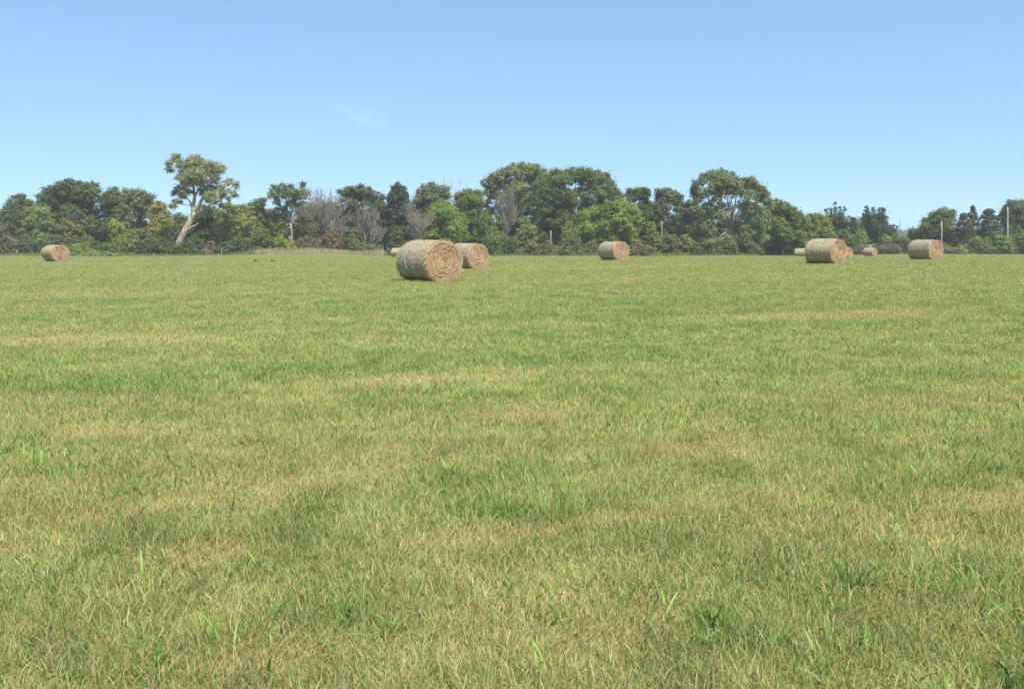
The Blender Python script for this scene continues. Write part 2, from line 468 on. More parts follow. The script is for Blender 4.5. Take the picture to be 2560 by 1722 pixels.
# ------------------------------------------------------------------ tubes (trunks, limbs, twigs, poles)
class Tubes:
    def __init__(self): self.v, self.q, self.n = [], [], 0
    def tube(self, pts, rads, sides=7):
        pts = np.asarray(pts, dtype=float); k = len(pts)
        tan = np.gradient(pts, axis=0); tan = unit(tan)
        ref = np.array([1.0, 0, 0]) if abs(tan[:, 0]).mean() < 0.8 else np.array([0, 1.0, 0])
        u = unit(np.cross(tan, ref)); w = np.cross(tan, u)
        a = np.arange(sides) / sides * 2 * math.pi
        ring = pts[:, None] + (u[:, None] * np.cos(a)[None, :, None] + w[:, None] * np.sin(a)[None, :, None]) * np.asarray(rads)[:, None, None]
        self.v.append(ring.reshape(-1, 3))
        i = np.arange(k - 1)[:, None] * sides + self.n; j = np.arange(sides)[None]; j2 = (j + 1) % sides
        self.q.append(np.stack([i + j, i + j2, i + sides + j2, i + sides + j], -1).reshape(-1, 4))
        e = np.arange(sides)
        last = self.n + (k - 1) * sides
        # flat cap at the end of the tube
        self.v.append(pts[-1:]); ci = self.n + k * sides
        self.q.append(np.stack([last + e, last + (e + 1) % sides, np.full(sides, ci), np.full(sides, ci)], 1)[:, :4])
        self.n += k * sides + 1
    def build(self, name, mat, parent=None, origin=None, smooth=True):
        q = np.concatenate(self.q)
        tri = q[q[:, 2] == q[:, 3]][:, :3]; qq = q[q[:, 2] != q[:, 3]]
        return build(name, np.concatenate(self.v), [qq, tri], mat, None, parent, origin, smooth)

def bend(p0, p1, amp, k=6, sag=0.0):
    t = np.linspace(0, 1, k)[:, None]
    p = p0 * (1 - t) + p1 * t
    L = np.linalg.norm(p1 - p0)
    off_ = rng.normal(0, amp * L, (k, 3)); off_[0] = off_[-1] = 0
    off_ = (off_ + np.roll(off_, 1, 0) + np.roll(off_, -1, 0)) / 3; off_[0] = off_[-1] = 0
    p = p + off_
    p[:, 2] += sag * L * np.sin(t[:, 0] * math.pi)
    return p

# ------------------------------------------------------------------ foliage
LIFT = np.array([1.78, 1.64, 1.60])
def leaf_cards(cen, nor, size, col, aspect=0.62):
    n = len(cen)
    r = unit(rng.normal(0, 1, (n, 3)))
    u = unit(np.cross(nor, r)); v = np.cross(nor, u)
    s = size[:, None]
    fold = nor * s * 0.18
    V = np.stack([cen - u * s, cen + v * s * aspect + fold, cen + u * s, cen - v * s * aspect + fold], 1)
    q = np.arange(n * 4).reshape(n, 4)
    return V.reshape(-1, 3), q, np.repeat(col, 4, axis=0)

def clump_leaves(cc, crad, cout, base, leaf, per, jit=0.3, yellow=0.0, up=0.55):
    """cc (m,3) clump centres, crad (m,), cout (m,3) outward direction."""
    m = len(cc)
    tone = 1 + jit * (rng.random(m) - 0.5) * 2
    hue = rng.normal(0, 0.10, m)
    d = unit(rng.normal(0, 1, (m, per, 3)))
    rr = np.abs(rng.normal(0.0, 0.62, (m, per, 1))) + 0.12
    pos = cc[:, None] + d * rr * crad[:, None, None] * np.array([1.05, 1.05, 0.8])
    nor = unit(d * 0.5 + cout[:, None] * 0.35 + np.array([0, 0, up]) + rng.normal(0, 0.55, (m, per, 3)))
    c = LIFT * np.asarray(base)[None, None] * tone[:, None, None] * (0.78 + 0.44 * rng.random((m, per, 1)))
    c = c * np.stack([1 + hue, 1 + 0 * hue, 1 - hue], 1)[:, None]
    if yellow > 0:
        k = rng.random((m, per, 1)) < 0.5 * yellow * np.clip(rng.normal(1, 0.8, (m, 1, 1)), 0, 3)
        c = np.where(k, np.array([0.24, 0.19, 0.05]), c)
    size = leaf * (0.6 + 0.8 * rng.random(m * per))
    return leaf_cards(pos.reshape(-1, 3), nor.reshape(-1, 3), size, c.reshape(-1, 3))

def lobe_clumps(c, rx, ry, rz, rc, dens=1.0):
    n = max(4, int(dens * 5.2 * rx * rz / rc ** 2))
    d = unit(rng.normal(0, 1, (n, 3)))
    # more clumps on the upper and outer side, ragged outline
    d[:, 2] = np.where(d[:, 2] < -0.7, -d[:, 2], d[:, 2])
    rr = (0.35 + 0.68 * rng.random((n, 1)) ** 0.6)
    pos = np.asarray(c) + d * rr * np.array([rx, ry, rz])
    return pos, rc * (0.6 + 0.75 * rng.random(n)), d

DK = (0.062, 0.090, 0.034); MD = (0.080, 0.115, 0.036); BR = (0.108, 0.160, 0.036); YL = (0.155, 0.168, 0.056); SV = (0.108, 0.132, 0.074)
OL = (0.098, 0.105, 0.046); BN = (0.13, 0.10, 0.06); PN = (0.042, 0.062, 0.032); GR = (0.118, 0.112, 0.072); LG = (0.118, 0.155, 0.056); PK = (0.14, 0.118, 0.085)
TREES_G = "trees along the far edge of the field"; SHRUB_G = "shrubs at the foot of the treeline"

def tree(name, label, cat, d, bx, by, lobes, col, rc=0.62, leaf=0.15, per=44, dens=1.0, trunk=0.28, bark=None, fork=0.45, yellow=0.0, limbs=None, plumes=(), jit=0.3, dscale=1.0, fill=None):
    """lobes: (px, py, rx, ry) in photograph pixels at depth d; every lobe gets its own depth, limbs run to the lobes."""
    s = d / F
    bpt = at(bx, by, d); bpt[2] = gz(bpt[0], bpt[1]) - 0.05
    root = empty(name, bpt); tag(root, label, cat, TREES_G)
    xs = [l[0] for l in lobes] + [q_[0] for q_ in plumes]; half = (max(xs) - min(xs)) / 2 * s + 1.0
    VV, QQ, CC = [], [], []; n0 = 0
    T = Tubes()
    cents = []
    nlimb = len(lobes)
    if fill is None: fill = limbs is None and dens > 0.81
    lobes = list(lobes)
    if fill:      # foliage between the main boughs and low skirts of leaves down towards the ground
        main = list(lobes)
        for l in main:
            near_ = sorted(main, key=lambda q_: (q_[0] - l[0]) ** 2 + (q_[1] - l[1]) ** 2)[1:4]
            for q_ in near_:
                if rng.random() < 0.6: lobes.append(((l[0] + q_[0]) / 2, (l[1] + q_[1]) / 2 + 3, (l[2] + q_[2]) * 0.45, (l[3] + q_[3]) * 0.42))
        x0, x1 = min(l[0] for l in main), max(l[0] for l in main)
        for xc in np.arange(x0, x1 + 1, 17.0):
            below = [l[1] + l[3] * 0.6 for l in main if abs(l[0] - xc) < l[2] + 6]
            if not below: continue
            y_ = max(below)
            while y_ < 604:
                lobes.append((xc + rng.uniform(-6, 6), y_ + 6, 17, 13)); y_ += 17
    for (x, y, rx, ry) in lobes:
        dy = rng.uniform(-0.55, 0.55) * half * dscale
        c = at(x, y, d); c[1] += dy; c[0] *= (d + dy) / d; c[2] = CAM_H + (c[2] - CAM_H) * (d + dy) / d
        rx_, rz_ = rx * s, ry * s
        pos, cr, out = lobe_clumps(c, rx_, rx_ * 0.95, rz_, min(rc, 0.6 * min(rx_, rz_) + 0.1), dens)
        cents.append((c, rx_, pos))
        v, q, cl_ = clump_leaves(pos, cr, out, col, leaf, per, jit, yellow)
        VV.append(v); QQ.append(q + n0); CC.append(cl_); n0 += len(v)
    for (x0, y0, x1, y1, r) in plumes:          # foliage along a rising branch
        dy = rng.uniform(-0.5, 0.5) * half * dscale
        p0, p1 = at(x0, y0, d), at(x1, y1, d); p0[1] += dy * 0.5; p1[1] += dy
        k = max(5, int(np.linalg.norm(p1 - p0) / 0.28))
        t = np.linspace(0, 1, k)[:, None]
        pos = p0 * (1 - t) + p1 * t + rng.normal(0, 0.16, (k, 3))
        cr = (r * s) * (1.0 - 0.72 * t[:, 0]) * (0.7 + 0.6 * rng.random(k)) + 0.12
        v, q, cl_ = clump_leaves(pos, cr, unit(rng.normal(0, 1, (k, 3))), col, leaf * 0.85, per, jit, yellow)
        VV.append(v); QQ.append(q + n0); CC.append(cl_); n0 += len(v)
        T.tube(bend(p0, p1, 0.02, 5), np.linspace(0.09, 0.025, 5), 4)
        cents.append((p0, 1.0, p0[None]))
    cavg = np.mean([c for c, _, _ in cents], 0)
    tops = [c[2] for c, _, _ in cents]
    fk = bpt + (cavg - bpt) * np.array([0.6, 0.6, 0]) + np.array([0, 0, fork * (max(tops) - bpt[2])])
    if limbs is None:
        trunkp = bend(bpt, fk, 0.03, 7)
        T.tube(trunkp, np.linspace(trunk * 1.15, trunk * 0.8, 7), 8)
        for c, r, pos in cents[:nlimb]:
            T.tube(bend(fk, c, 0.05, 6, 0.05), np.linspace(trunk * 0.34, 0.04, 6), 5)
            for k_ in rng.choice(len(pos), min(len(pos), 5), replace=False):
                T.tube(bend(c, pos[k_], 0.06, 4), np.linspace(0.05, 0.015, 4), 3)
    else:
        for pts, r0, r1 in limbs:
            P = np.array([at(a, b, d) + np.array([0, c_, 0]) for a, b, c_ in pts])
            if pts[0][1] > 600: P[0, 2] = bpt[2]
            kk = len(P)
            tt = np.linspace(0, kk - 1, kk * 3)
            P = np.stack([np.interp(tt, range(kk), P[:, i]) for i in range(3)], 1)
            for _ in range(2):
                P[1:-1] = (P[:-2] + P[1:-1] * 2 + P[2:]) / 4
            T.tube(P + np.concatenate([[[0, 0, 0]], rng.normal(0, 0.03, (len(P) - 1, 3))]), np.linspace(r0, r1, len(P)), 8)
    T.build("trunk", bark or M_BARKD, root, bpt)
    build("crown", np.concatenate(VV), np.concatenate(QQ), M_LEAF, np.concatenate(CC), root, bpt)
    return root

def bare_tree(label, d, bx, top, width, mat, seed, levels=5, stems=3, group=TREES_G, by=630, rmin=0.02, up=0.16, name="bare_tree"):
    rs = np.random.default_rng(seed)
    s = d / F
    bpt = at(bx, by, d); bpt[2] = gz(bpt[0], bpt[1]) - 0.05
    H = at(bx, top, d)[2] - bpt[2]; Wd = width * s
    root = empty(name, bpt); tag(root, label, "bare tree", group)
    T, TW = Tubes(), Tubes()
    def grow(p, dr_, L, r, lev):
        k = 4
        pts = [p]; dd = dr_
        for i in range(k):
            dd = unit(dd + rs.normal(0, 0.11, 3) + np.array([0, 0, up * 0.4])); pts.append(pts[-1] + dd * L / k)
        pts = np.array(pts)
        (T if lev < 2 else TW).tube(pts, np.linspace(r, max(rmin * 0.6, r * 0.55), k + 1), 5 if lev < 2 else 3)
        if lev >= levels: return
        nb = 4 if lev < 2 else 2 + (rs.random() < 0.75)
        for i in range(nb):
            t = 0.35 + 0.65 * (i + rs.random()) / nb
            q = pts[min(k, int(t * k))]
            sp = rs.normal(0, 1, 3); sp -= dd * sp.dot(dd); sp = unit(sp)
            nd = unit(dd + sp * rs.uniform(0.3, 0.95) * (1.15 if lev == 0 else 1.0) * min(1.3, 0.5 + Wd / H) + np.array([0, 0, up]))
            grow(q, nd, L * rs.uniform(0.55, 0.75), max(rmin, r * 0.5), lev + 1)
    for k in range(stems):
        sp = np.array([rs.normal(0, 0.16), rs.normal(0, 0.16), 1.0]); sp[0] *= Wd / H * 1.8
        grow(bpt + np.array([rs.normal(0, 0.15), rs.normal(0, 0.15), 0]), unit(sp), H * rs.uniform(0.36, 0.44), 0.16 if stems > 1 else 0.24, 0)
    # scale the whole thing to the wanted height and width
    allv = np.concatenate(T.v + TW.v); zt = np.percentile(allv[:, 2], 99.7); xw = np.percentile(np.abs(allv[:, 0] - bpt[0]), 97)
    kz, kx = H / (zt - bpt[2]), (Wd / 2) / max(xw, 0.1)
    for tt in (T, TW):
        tt.v = [(v - bpt) * np.array([kx, kx, kz]) + bpt for v in tt.v]
    T.build("trunk", mat, root, bpt); TW.build("twigs", mat, root, bpt)
    return root

def conifer(name, label, d, bx, top, by, rbot, col, group=TREES_G, leaf=0.15, shape=1.0, cat="conifer", n=240, rc=0.5, low=0.06):
    s = d / F
    bpt = at(bx, by, d); bpt[2] = gz(bpt[0], bpt[1]) - 0.05
    H = at(bx, top, d)[2] - bpt[2]; rb = rbot * s
    root = empty(name, bpt); tag(root, label, cat, group)
    t = low + (1 - low) * rng.random(n) ** 1.15
    prof = np.clip((1 - t) ** shape, 0, 1) * np.clip((t - low) * 6 + 0.55, 0, 1)
    nod = 0.72 + 0.28 * np.sin(t * 40 + rng.normal(0, 0.5, n))
    a = rng.random(n) * 6.283
    wob = 0.82 + 0.36 * vnoise(a * 1.2, t * 9, int(bx))
    rr = rb * prof * (0.25 + 0.8 * rng.random(n) ** 0.5) * nod * wob
    pos = bpt + np.stack([np.cos(a) * rr, np.sin(a) * rr, t * H - 0.1 * rr], 1)
    pos[:6] = bpt + np.stack([rng.normal(0, 0.06, 6), rng.normal(0, 0.06, 6), H * np.linspace(0.9, 0.995, 6)], 1)
    cr = rc * (0.45 + 0.6 * prof) * (0.6 + 0.7 * rng.random(n)); cr[:6] = np.linspace(0.3, 0.1, 6)
    out = np.stack([np.cos(a), np.sin(a), np.full(n, 0.3)], 1)
    v, q, c = clump_leaves(pos, cr, out, col, leaf, 26, 0.32)
    T = Tubes(); T.tube(bend(bpt, bpt + np.array([0, 0, H * 0.95]), 0.008, 6), np.linspace(0.2, 0.03, 6), 6)
    for i in range(0, n, 4):
        T.tube(bend(bpt + np.array([0, 0, t[i] * H * 0.93]), pos[i], 0.03, 3), np.linspace(0.05, 0.015, 3), 3)
    T.build("trunk", M_BARKD, root, bpt)
    build("crown", v, q, M_LEAF, c, root, bpt)
    return root

def shrub(label, x, top, rx, col, d=163.0, name="shrub", twiggy=0.0, rc=0.42, leaf=0.13, per=24, by=639, dens=1.0):
    s = d / F
    bpt = at(x, by, d); bpt[2] = gz(bpt[0], bpt[1]) - 0.05
    H = at(x, top, d)[2] - bpt[2]; r = rx * s
    root = empty(name, bpt); tag(root, label, "shrub", SHRUB_G)
    k = max(3, int(2 + rx / 7))
    P, CR, O = [], [], []
    T = Tubes()
    for i in range(k):
        fx = rng.uniform(-0.75, 0.75); hh = H * rng.uniform(0.5, 0.95) * (1 - 0.35 * fx * fx)
        if i == 0: fx, hh = rng.uniform(-0.3, 0.3), H
        lr = r * rng.uniform(0.38, 0.55); lz = max(0.35, min(hh * 0.5, lr * rng.uniform(0.8, 1.15)))
        c = bpt + np.array([fx * r, rng.uniform(-0.6, 0.6) * r, hh - lz])
        p_, cr_, o_ = lobe_clumps(c, lr, lr, lz, min(rc, lr * 0.6), dens); P.append(p_); CR.append(cr_); O.append(o_)
        T.tube(bend(bpt + rng.normal(0, 0.12, 3) * np.array([1, 1, 0]), c + np.array([0, 0, lz * 0.6]), 0.05, 5), np.linspace(0.05, 0.015, 5), 4)
        # skirt reaching the ground
        m = max(4, int(lr * 2 * hh / rc ** 2 * 0.9))
        a = rng.random(m) * 6.283
        sk = c + np.stack([np.cos(a) * lr * 0.85, np.sin(a) * lr * 0.85, np.zeros(m)], 1); sk[:, 2] = bpt[2] + 0.2 + rng.random(m) * max(0.1, hh - lz)
        P.append(sk); CR.append(rc * (0.6 + 0.6 * rng.random(m))); O.append(np.stack([np.cos(a), np.sin(a), 0 * a], 1))
    P, CR, O = np.concatenate(P), np.concatenate(CR), np.concatenate(O)
    if twiggy > 0:
        keep = rng.random(len(P)) > twiggy
        for p_ in P[~keep]:
            T.tube(bend(bpt + rng.normal(0, 0.2, 3) * np.array([1, 1, 0]), p_ + rng.normal(0, 0.3, 3), 0.04, 4), np.linspace(0.04, 0.012, 4), 3)
            for _ in range(3):
                T.tube(bend(p_, p_ + rng.normal(0, 0.4, 3) + np.array([0, 0, 0.25]), 0.04, 3), np.linspace(0.02, 0.01, 3), 3)
        P, CR, O = P[keep], CR[keep], O[keep]
    v, q, c = clump_leaves(P, CR, O, col, leaf, per, 0.3)
    T.build("stems", M_TWIG if twiggy > 0 else M_BARKD, root, bpt)
    build("foliage", v, q, M_LEAF, c, root, bpt)
    return root

# ------------------------------------------------------------------ the treeline, left to right
TN = "leafy_tree"
tree(TN, "dark narrow tree at the far left end of the treeline", "tree", 182, 50, 632, [(48, 503, 22, 20), (32, 525, 26, 22), (68, 520, 24, 22), (22, 552, 26, 24), (52, 552, 30, 28), (80, 550, 26, 26), (50, 585, 34, 22)], DK)
tree(TN, "yellow green young tree in front of the broad dark dome at left", "tree", 172, 96, 634, [(85, 535, 20, 16), (110, 530, 18, 14), (95, 560, 28, 20), (70, 575, 20, 16), (125, 565, 22, 18), (100, 592, 30, 16)], LG, fork=0.5)
tree(TN, "broad dark domed tree, tallest left of the leaning cottonwood", "tree", 186, 175, 632,
     [(176, 466, 26, 20), (150, 472, 24, 20), (206, 473, 22, 18), (228, 472, 20, 18), (125, 485, 24, 20), (105, 505, 22, 20), (160, 500, 34, 26), (200, 505, 34, 26), (238, 500, 20, 22),
      (130, 530, 34, 26), (180, 540, 36, 26), (228, 540, 30, 26), (110, 550, 24, 24), (160, 575, 40, 24), (215, 580, 36, 24)], DK, trunk=0.4, jit=0.35)
tree(TN, "dark tree wedged between the dark dome and a paler round crown", "tree", 188, 283, 632, [(285, 484, 20, 15), (270, 500, 20, 18), (298, 500, 20, 18), (272, 530, 24, 22), (300, 540, 22, 24), (280, 570, 26, 20)], DK)
tree(TN, "pale yellowish round crowned tree with a thin bare trunk showing", "tree", 178, 330, 634, [(318, 488, 17, 15), (340, 484, 18, 14), (362, 490, 17, 14), (328, 510, 20, 16), (352, 512, 22, 17), (378, 500, 12, 12), (375, 520, 14, 13), (312, 520, 14, 14), (360, 535, 18, 12)], SV, yellow=0.05, bark=M_BARK, fork=0.62, trunk=0.2, dens=0.85)
tree(TN, "small yellow tinged tree just left of the leaning cottonwood", "tree", 174, 402, 634, [(392, 515, 15, 13), (408, 522, 14, 12), (390, 540, 20, 16), (412, 545, 18, 16), (395, 565, 26, 18), (420, 568, 18, 16)], YL, yellow=0.1, dens=0.9)
tree("cottonwood_tree", "tall leaning cottonwood with a bare pale forked trunk rising above the left treeline", "tree", 164, 436, 634,
     [(439, 398, 15, 13), (425, 410, 10, 9), (424, 425, 12, 7), (452, 412, 13, 11), (489, 402, 17, 14), (478, 420, 16, 13), (460, 428, 15, 12), (505, 420, 16, 14), (522, 414, 15, 13), (540, 417, 13, 11), (553, 424, 11, 10), (528, 432, 16, 12),
      (492, 438, 18, 14), (466, 446, 16, 12), (448, 446, 10, 9), (480, 462, 17, 12), (452, 472, 14, 10), (440, 484, 11, 7), (470, 482, 12, 9), (510, 452, 15, 12), (540, 445, 12, 9), (523, 470, 14, 9),
      (572, 458, 15, 11), (590, 466, 9, 10), (562, 473, 13, 8), (586, 487, 10, 9), (573, 498, 6, 6), (533, 490, 15, 9), (550, 497, 13, 9), (522, 502, 12, 8), (444, 506, 12, 7), (430, 515, 10, 6), (556, 516, 10, 7), (495, 418, 13, 12), (470, 404, 9, 8), (478, 436, 15, 13), (500, 461, 14, 12), (515, 434, 14, 12), (487, 452, 14, 12), (463, 461, 13, 12), (546, 432, 11, 10), (499, 482, 12, 10), (535, 457, 13, 11), (505, 404, 9, 8), (455, 490, 10, 9), (545, 470, 11, 9), (560, 485, 11, 9), (540, 506, 13, 10), (520, 490, 12, 10)],
     (0.160, 0.185, 0.108), rc=0.5, leaf=0.13, per=40, dens=1.3, bark=M_BARK, yellow=0.012, dscale=0.8, limbs=[
         ([(436, 634, 0), (447, 607, 0), (460, 583, 0), (474, 557, 0), (483, 534, 0), (488, 527, 0)], 0.60, 0.46),
         ([(485, 531, 0), (481, 517, 0), (486, 500, .2), (485, 488, .3), (482, 470, .5), (478, 445, .8), (474, 420, 1)], 0.42, 0.06),
         ([(486, 529, 0), (497, 515, -.2), (507, 500, -.4), (516, 482, -.6), (527, 464, -.8), (538, 446, -1), (548, 428, -1.2)], 0.36, 0.06),
         ([(473, 573, -.2), (481, 569, -.3), (490, 564, -.4), (498, 559, -.5)], 0.22, 0.08),
         ([(481, 517, 0), (472, 503, .3), (460, 490, .6), (448, 480, .8)], 0.16, 0.03), ([(485, 490, .3), (498, 470, .6), (503, 445, .8), (505, 425, 1)], 0.2, 0.04),
         ([(520, 476, -.7), (545, 478, -1), (565, 480, -1.1), (585, 490, -1.2)], 0.17, 0.03), ([(545, 478, -1), (562, 466, -1.4), (580, 460, -1.6)], 0.11, 0.03),
         ([(478, 445, .8), (460, 428, 1), (444, 410, 1.2), (430, 400, 1.2)], 0.12, 0.02), ([(507, 500, -.4), (530, 497, -.8), (552, 503, -1)], 0.12, 0.02), ([(478, 445, .8), (487, 420, .9), (490, 398, 1)], 0.09, 0.02),
         ([(481, 517, 0), (466, 512, .2), (446, 510, .4), (432, 514, .5)], 0.1, 0.02)])
tree(TN, "yellow green bushy tree to the right of the leaning cottonwood", "tree", 172, 590, 634, [(575, 520, 18, 14), (600, 528, 22, 16), (622, 530, 16, 14), (560, 545, 20, 18), (590, 555, 28, 20), (620, 560, 22, 20), (570, 580, 26, 18), (605, 588, 26, 18)], (0.140, 0.165, 0.048), yellow=0.05)
tree(TN, "dark green tree behind the leaning cottonwood's lower trunk", "tree", 184, 518, 632, [(515, 532, 24, 20), (545, 540, 22, 20), (500, 560, 24, 22), (530, 572, 30, 22), (460, 560, 22, 22), (470, 590, 26, 16), (440, 548, 16, 16)], DK)
tree(TN, "mid green pointed tree left of the loose open crowned tree", "tree", 180, 640, 634, [(642, 512, 14, 13), (655, 506, 12, 9), (628, 520, 14, 11), (645, 535, 22, 17), (620, 545, 18, 16), (662, 545, 18, 18), (640, 565, 28, 18), (640, 590, 28, 16)], MD)
tree(TN, "loose open crowned tree with sky showing through beside the bare tree", "tree", 176, 732, 634, [(686, 474, 14, 12), (705, 472, 15, 11), (725, 474, 15, 12), (680, 490, 12, 10), (712, 490, 18, 13), (738, 490, 13, 12), (757, 468, 9, 11), (764, 482, 13, 11), (752, 496, 12, 11), (694, 508, 12, 9), (725, 512, 14, 11), (690, 530, 14, 11), (710, 545, 16, 14), (760, 515, 12, 11), (705, 570, 18, 14), (700, 490, 15, 12), (722, 486, 15, 12), (746, 482, 13, 12), (737, 503, 13, 11), (712, 527, 13, 11), (746, 522, 13, 12), (692, 548, 13, 11), (755, 545, 14, 14)], MD, dens=0.95, fill=False, fork=0.45, trunk=0.22, bark=M_BARK)
bare_tree("pale grey leafless tree with a wide fan of twigs right of the loose crown", 168, 815, 470, 118, M_TWIG, 3, levels=5, stems=3)
tree(TN, "dull green tree mixed behind the pale grey leafless fan", "tree", 180, 790, 634, [(785, 525, 20, 14), (800, 545, 24, 18), (770, 555, 24, 18), (820, 560, 22, 18), (785, 580, 30, 18), (760, 585, 24, 16)], (0.091, 0.112, 0.046), dens=0.8)
tree(TN, "dark flat topped tree between the two leafless trees", "tree", 184, 896, 632, [(896, 473, 20, 11), (875, 480, 18, 11), (858, 480, 13, 9), (915, 480, 18, 12), (938, 488, 16, 12), (952, 497, 12, 10), (885, 495, 26, 14), (920, 502, 24, 16), (870, 510, 22, 16), (905, 525, 32, 20), (945, 525, 18, 18), (880, 550, 26, 20), (920, 560, 30, 20), (954, 522, 15, 13), (950, 545, 18, 16), (862, 532, 18, 16), (866, 556, 20, 16)], DK)
bare_tree("dense brown grey leafless tree in front of the dark flat topped tree", 169, 922, 512, 78, M_TWIG, 8, levels=5, stems=4, rmin=0.017)
tree("pine_tree", "dark pine with a blunt rounded tip standing above its neighbours", "conifer", 182, 995, 632, [(995, 464, 8, 9), (986, 477, 11, 9), (1005, 477, 11, 9), (978, 492, 11, 9), (996, 490, 18, 12), (1014, 492, 11, 10), (984, 508, 18, 11), (1010, 510, 18, 11), (980, 530, 24, 13), (1012, 535, 24, 14), (976, 556, 28, 14), (1016, 560, 26, 16), (995, 585, 34, 18)], PN, rc=0.5, fork=0.85, trunk=0.3, jit=0.35)
bare_tree("purplish grey leafless tree between the pine and the largest bale", 169, 1042, 508, 70, M_TWIG, 17, levels=5, stems=4, rmin=0.017)
tree(TN, "silvery leaved round tree right of the dark pine", "tree", 186, 1075, 632, [(1062, 474, 17, 11), (1078, 468, 14, 10), (1095, 474, 15, 11), (1112, 474, 13, 11), (1050, 490, 17, 12), (1080, 490, 22, 14), (1110, 490, 17, 13), (1060, 510, 22, 14), (1095, 512, 24, 16), (1040, 515, 16, 13), (1045, 536, 20, 15), (1070, 535, 22, 15)], SV, dens=0.95)
bare_tree("bleached white dead treetop sticking up beside the tallest dome", 190, 1142, 438, 62, M_TWIGW, 23, levels=4, stems=2, rmin=0.022, up=0.3)
tree(TN, "mid green tree just left of the tallest domed cottonwood", "tree", 182, 1175, 632, [(1170, 485, 17, 13), (1190, 486, 16, 12), (1150, 495, 16, 13), (1180, 508, 24, 18), (1150, 520, 20, 18), (1200, 520, 20, 20), (1170, 550, 34, 24), (1210, 560, 24, 24), (1190, 590, 34, 18)], MD)
tree(TN, "bright mid green wide tree directly behind the largest bale", "tree", 174, 1105, 634, [(1090, 522, 22, 14), (1115, 518, 22, 15), (1080, 545, 26, 20), (1115, 545, 28, 22), (1140, 550, 22, 20), (1070, 575, 28, 20), (1105, 585, 34, 22), (1145, 588, 28, 20), (1055, 600, 26, 18)], BR)
tree("cottonwood_tree", "tallest rounded cottonwood with a light sunlit top in the middle treeline", "tree", 188, 1300, 632,
     [(1314, 420, 22, 14), (1290, 422, 20, 14), (1340, 425, 18, 13), (1358, 436, 14, 13), (1262, 432, 18, 14), (1240, 444, 17, 14), (1218, 458, 15, 13), (1300, 445, 28, 18), (1335, 450, 24, 17), (1262, 460, 24, 17), (1230, 478, 18, 15), (1290, 475, 30, 20), (1330, 485, 26, 20), (1250, 495, 26, 20), (1300, 510, 34, 22), (1255, 530, 28, 22), (1310, 545, 34, 24), (1270, 570, 30, 22)],
     (0.112, 0.142, 0.054), trunk=0.45, jit=0.34)
bare_tree("grey leafless tree standing in front of the tallest rounded cottonwood", 170, 1264, 452, 80, M_TWIG, 31, levels=5, stems=3, rmin=0.017)
tree("cottonwood_tree", "wide spreading dark cottonwood right of the tallest rounded crown", "tree", 180, 1395, 634,
     [(1388, 438, 20, 14), (1412, 436, 18, 12), (1440, 432, 20, 13), (1465, 432, 18, 12), (1490, 438, 18, 13), (1512, 446, 16, 13), (1528, 460, 14, 13), (1540, 478, 12, 12), (1362, 452, 20, 16), (1345, 472, 20, 18), (1400, 458, 28, 18), (1445, 455, 28, 17), (1490, 462, 26, 16), (1520, 482, 18, 12), (1500, 488, 20, 9), (1372, 485, 28, 20), (1410, 490, 26, 18), (1440, 484, 18, 11),
      (1350, 505, 24, 20), (1390, 515, 28, 18), (1425, 520, 24, 16), (1360, 535, 26, 20), (1405, 545, 30, 20), (1345, 560, 24, 20), (1555, 495, 9, 8)], (0.073, 0.105, 0.041), trunk=0.5, jit=0.34, fork=0.35)
tree(TN, "bright green smooth domed tree behind the middle lone bale", "tree", 172, 1535, 634,
     [(1553, 512, 20, 14), (1530, 518, 20, 13), (1576, 522, 18, 14), (1505, 524, 20, 12), (1480, 530, 20, 13), (1592, 540, 15, 16), (1455, 545, 16, 14), (1500, 548, 28, 20), (1545, 545, 30, 22), (1580, 560, 22, 22), (1470, 570, 26, 22), (1520, 580, 34, 24), (1565, 590, 30, 22), (1450, 595, 24, 18)], BR, trunk=0.3, jit=0.25)
tree(TN, "dark loose tree with two tufted tops behind the bright green dome", "tree", 188, 1606, 632, [(1607, 474, 11, 11), (1595, 480, 11, 9), (1618, 484, 11, 12), (1580, 480, 13, 9), (1572, 490, 9, 7), (1588, 498, 11, 10), (1610, 505, 15, 14), (1625, 520, 13, 15), (1600, 525, 15, 15), (1620, 545, 17, 18), (1605, 570, 18, 18)], DK, dens=0.85)
tree(TN, "rounded grey green tree above the weathered pole stub", "tree", 180, 1668, 634, [(1650, 481, 13, 11), (1668, 484, 15, 11), (1685, 488, 14, 11), (1700, 498, 11, 11), (1645, 498, 13, 13), (1670, 502, 20, 13), (1692, 512, 16, 12), (1648, 520, 15, 13), (1665, 532, 18, 11), (1700, 530, 10, 9), (1640, 540, 14, 11), (1690, 560, 20, 14)], (0.079, 0.108, 0.048), dens=0.9, trunk=0.24)
tree(TN, "small ragged tree filling the gap left of the large airy cottonwood", "tree", 178, 1715, 634, [(1712, 515, 12, 10), (1725, 508, 8, 8), (1705, 535, 16, 13), (1725, 540, 16, 16), (1710, 560, 20, 16), (1735, 570, 18, 18), (1715, 590, 24, 16)], SV, dens=0.85)
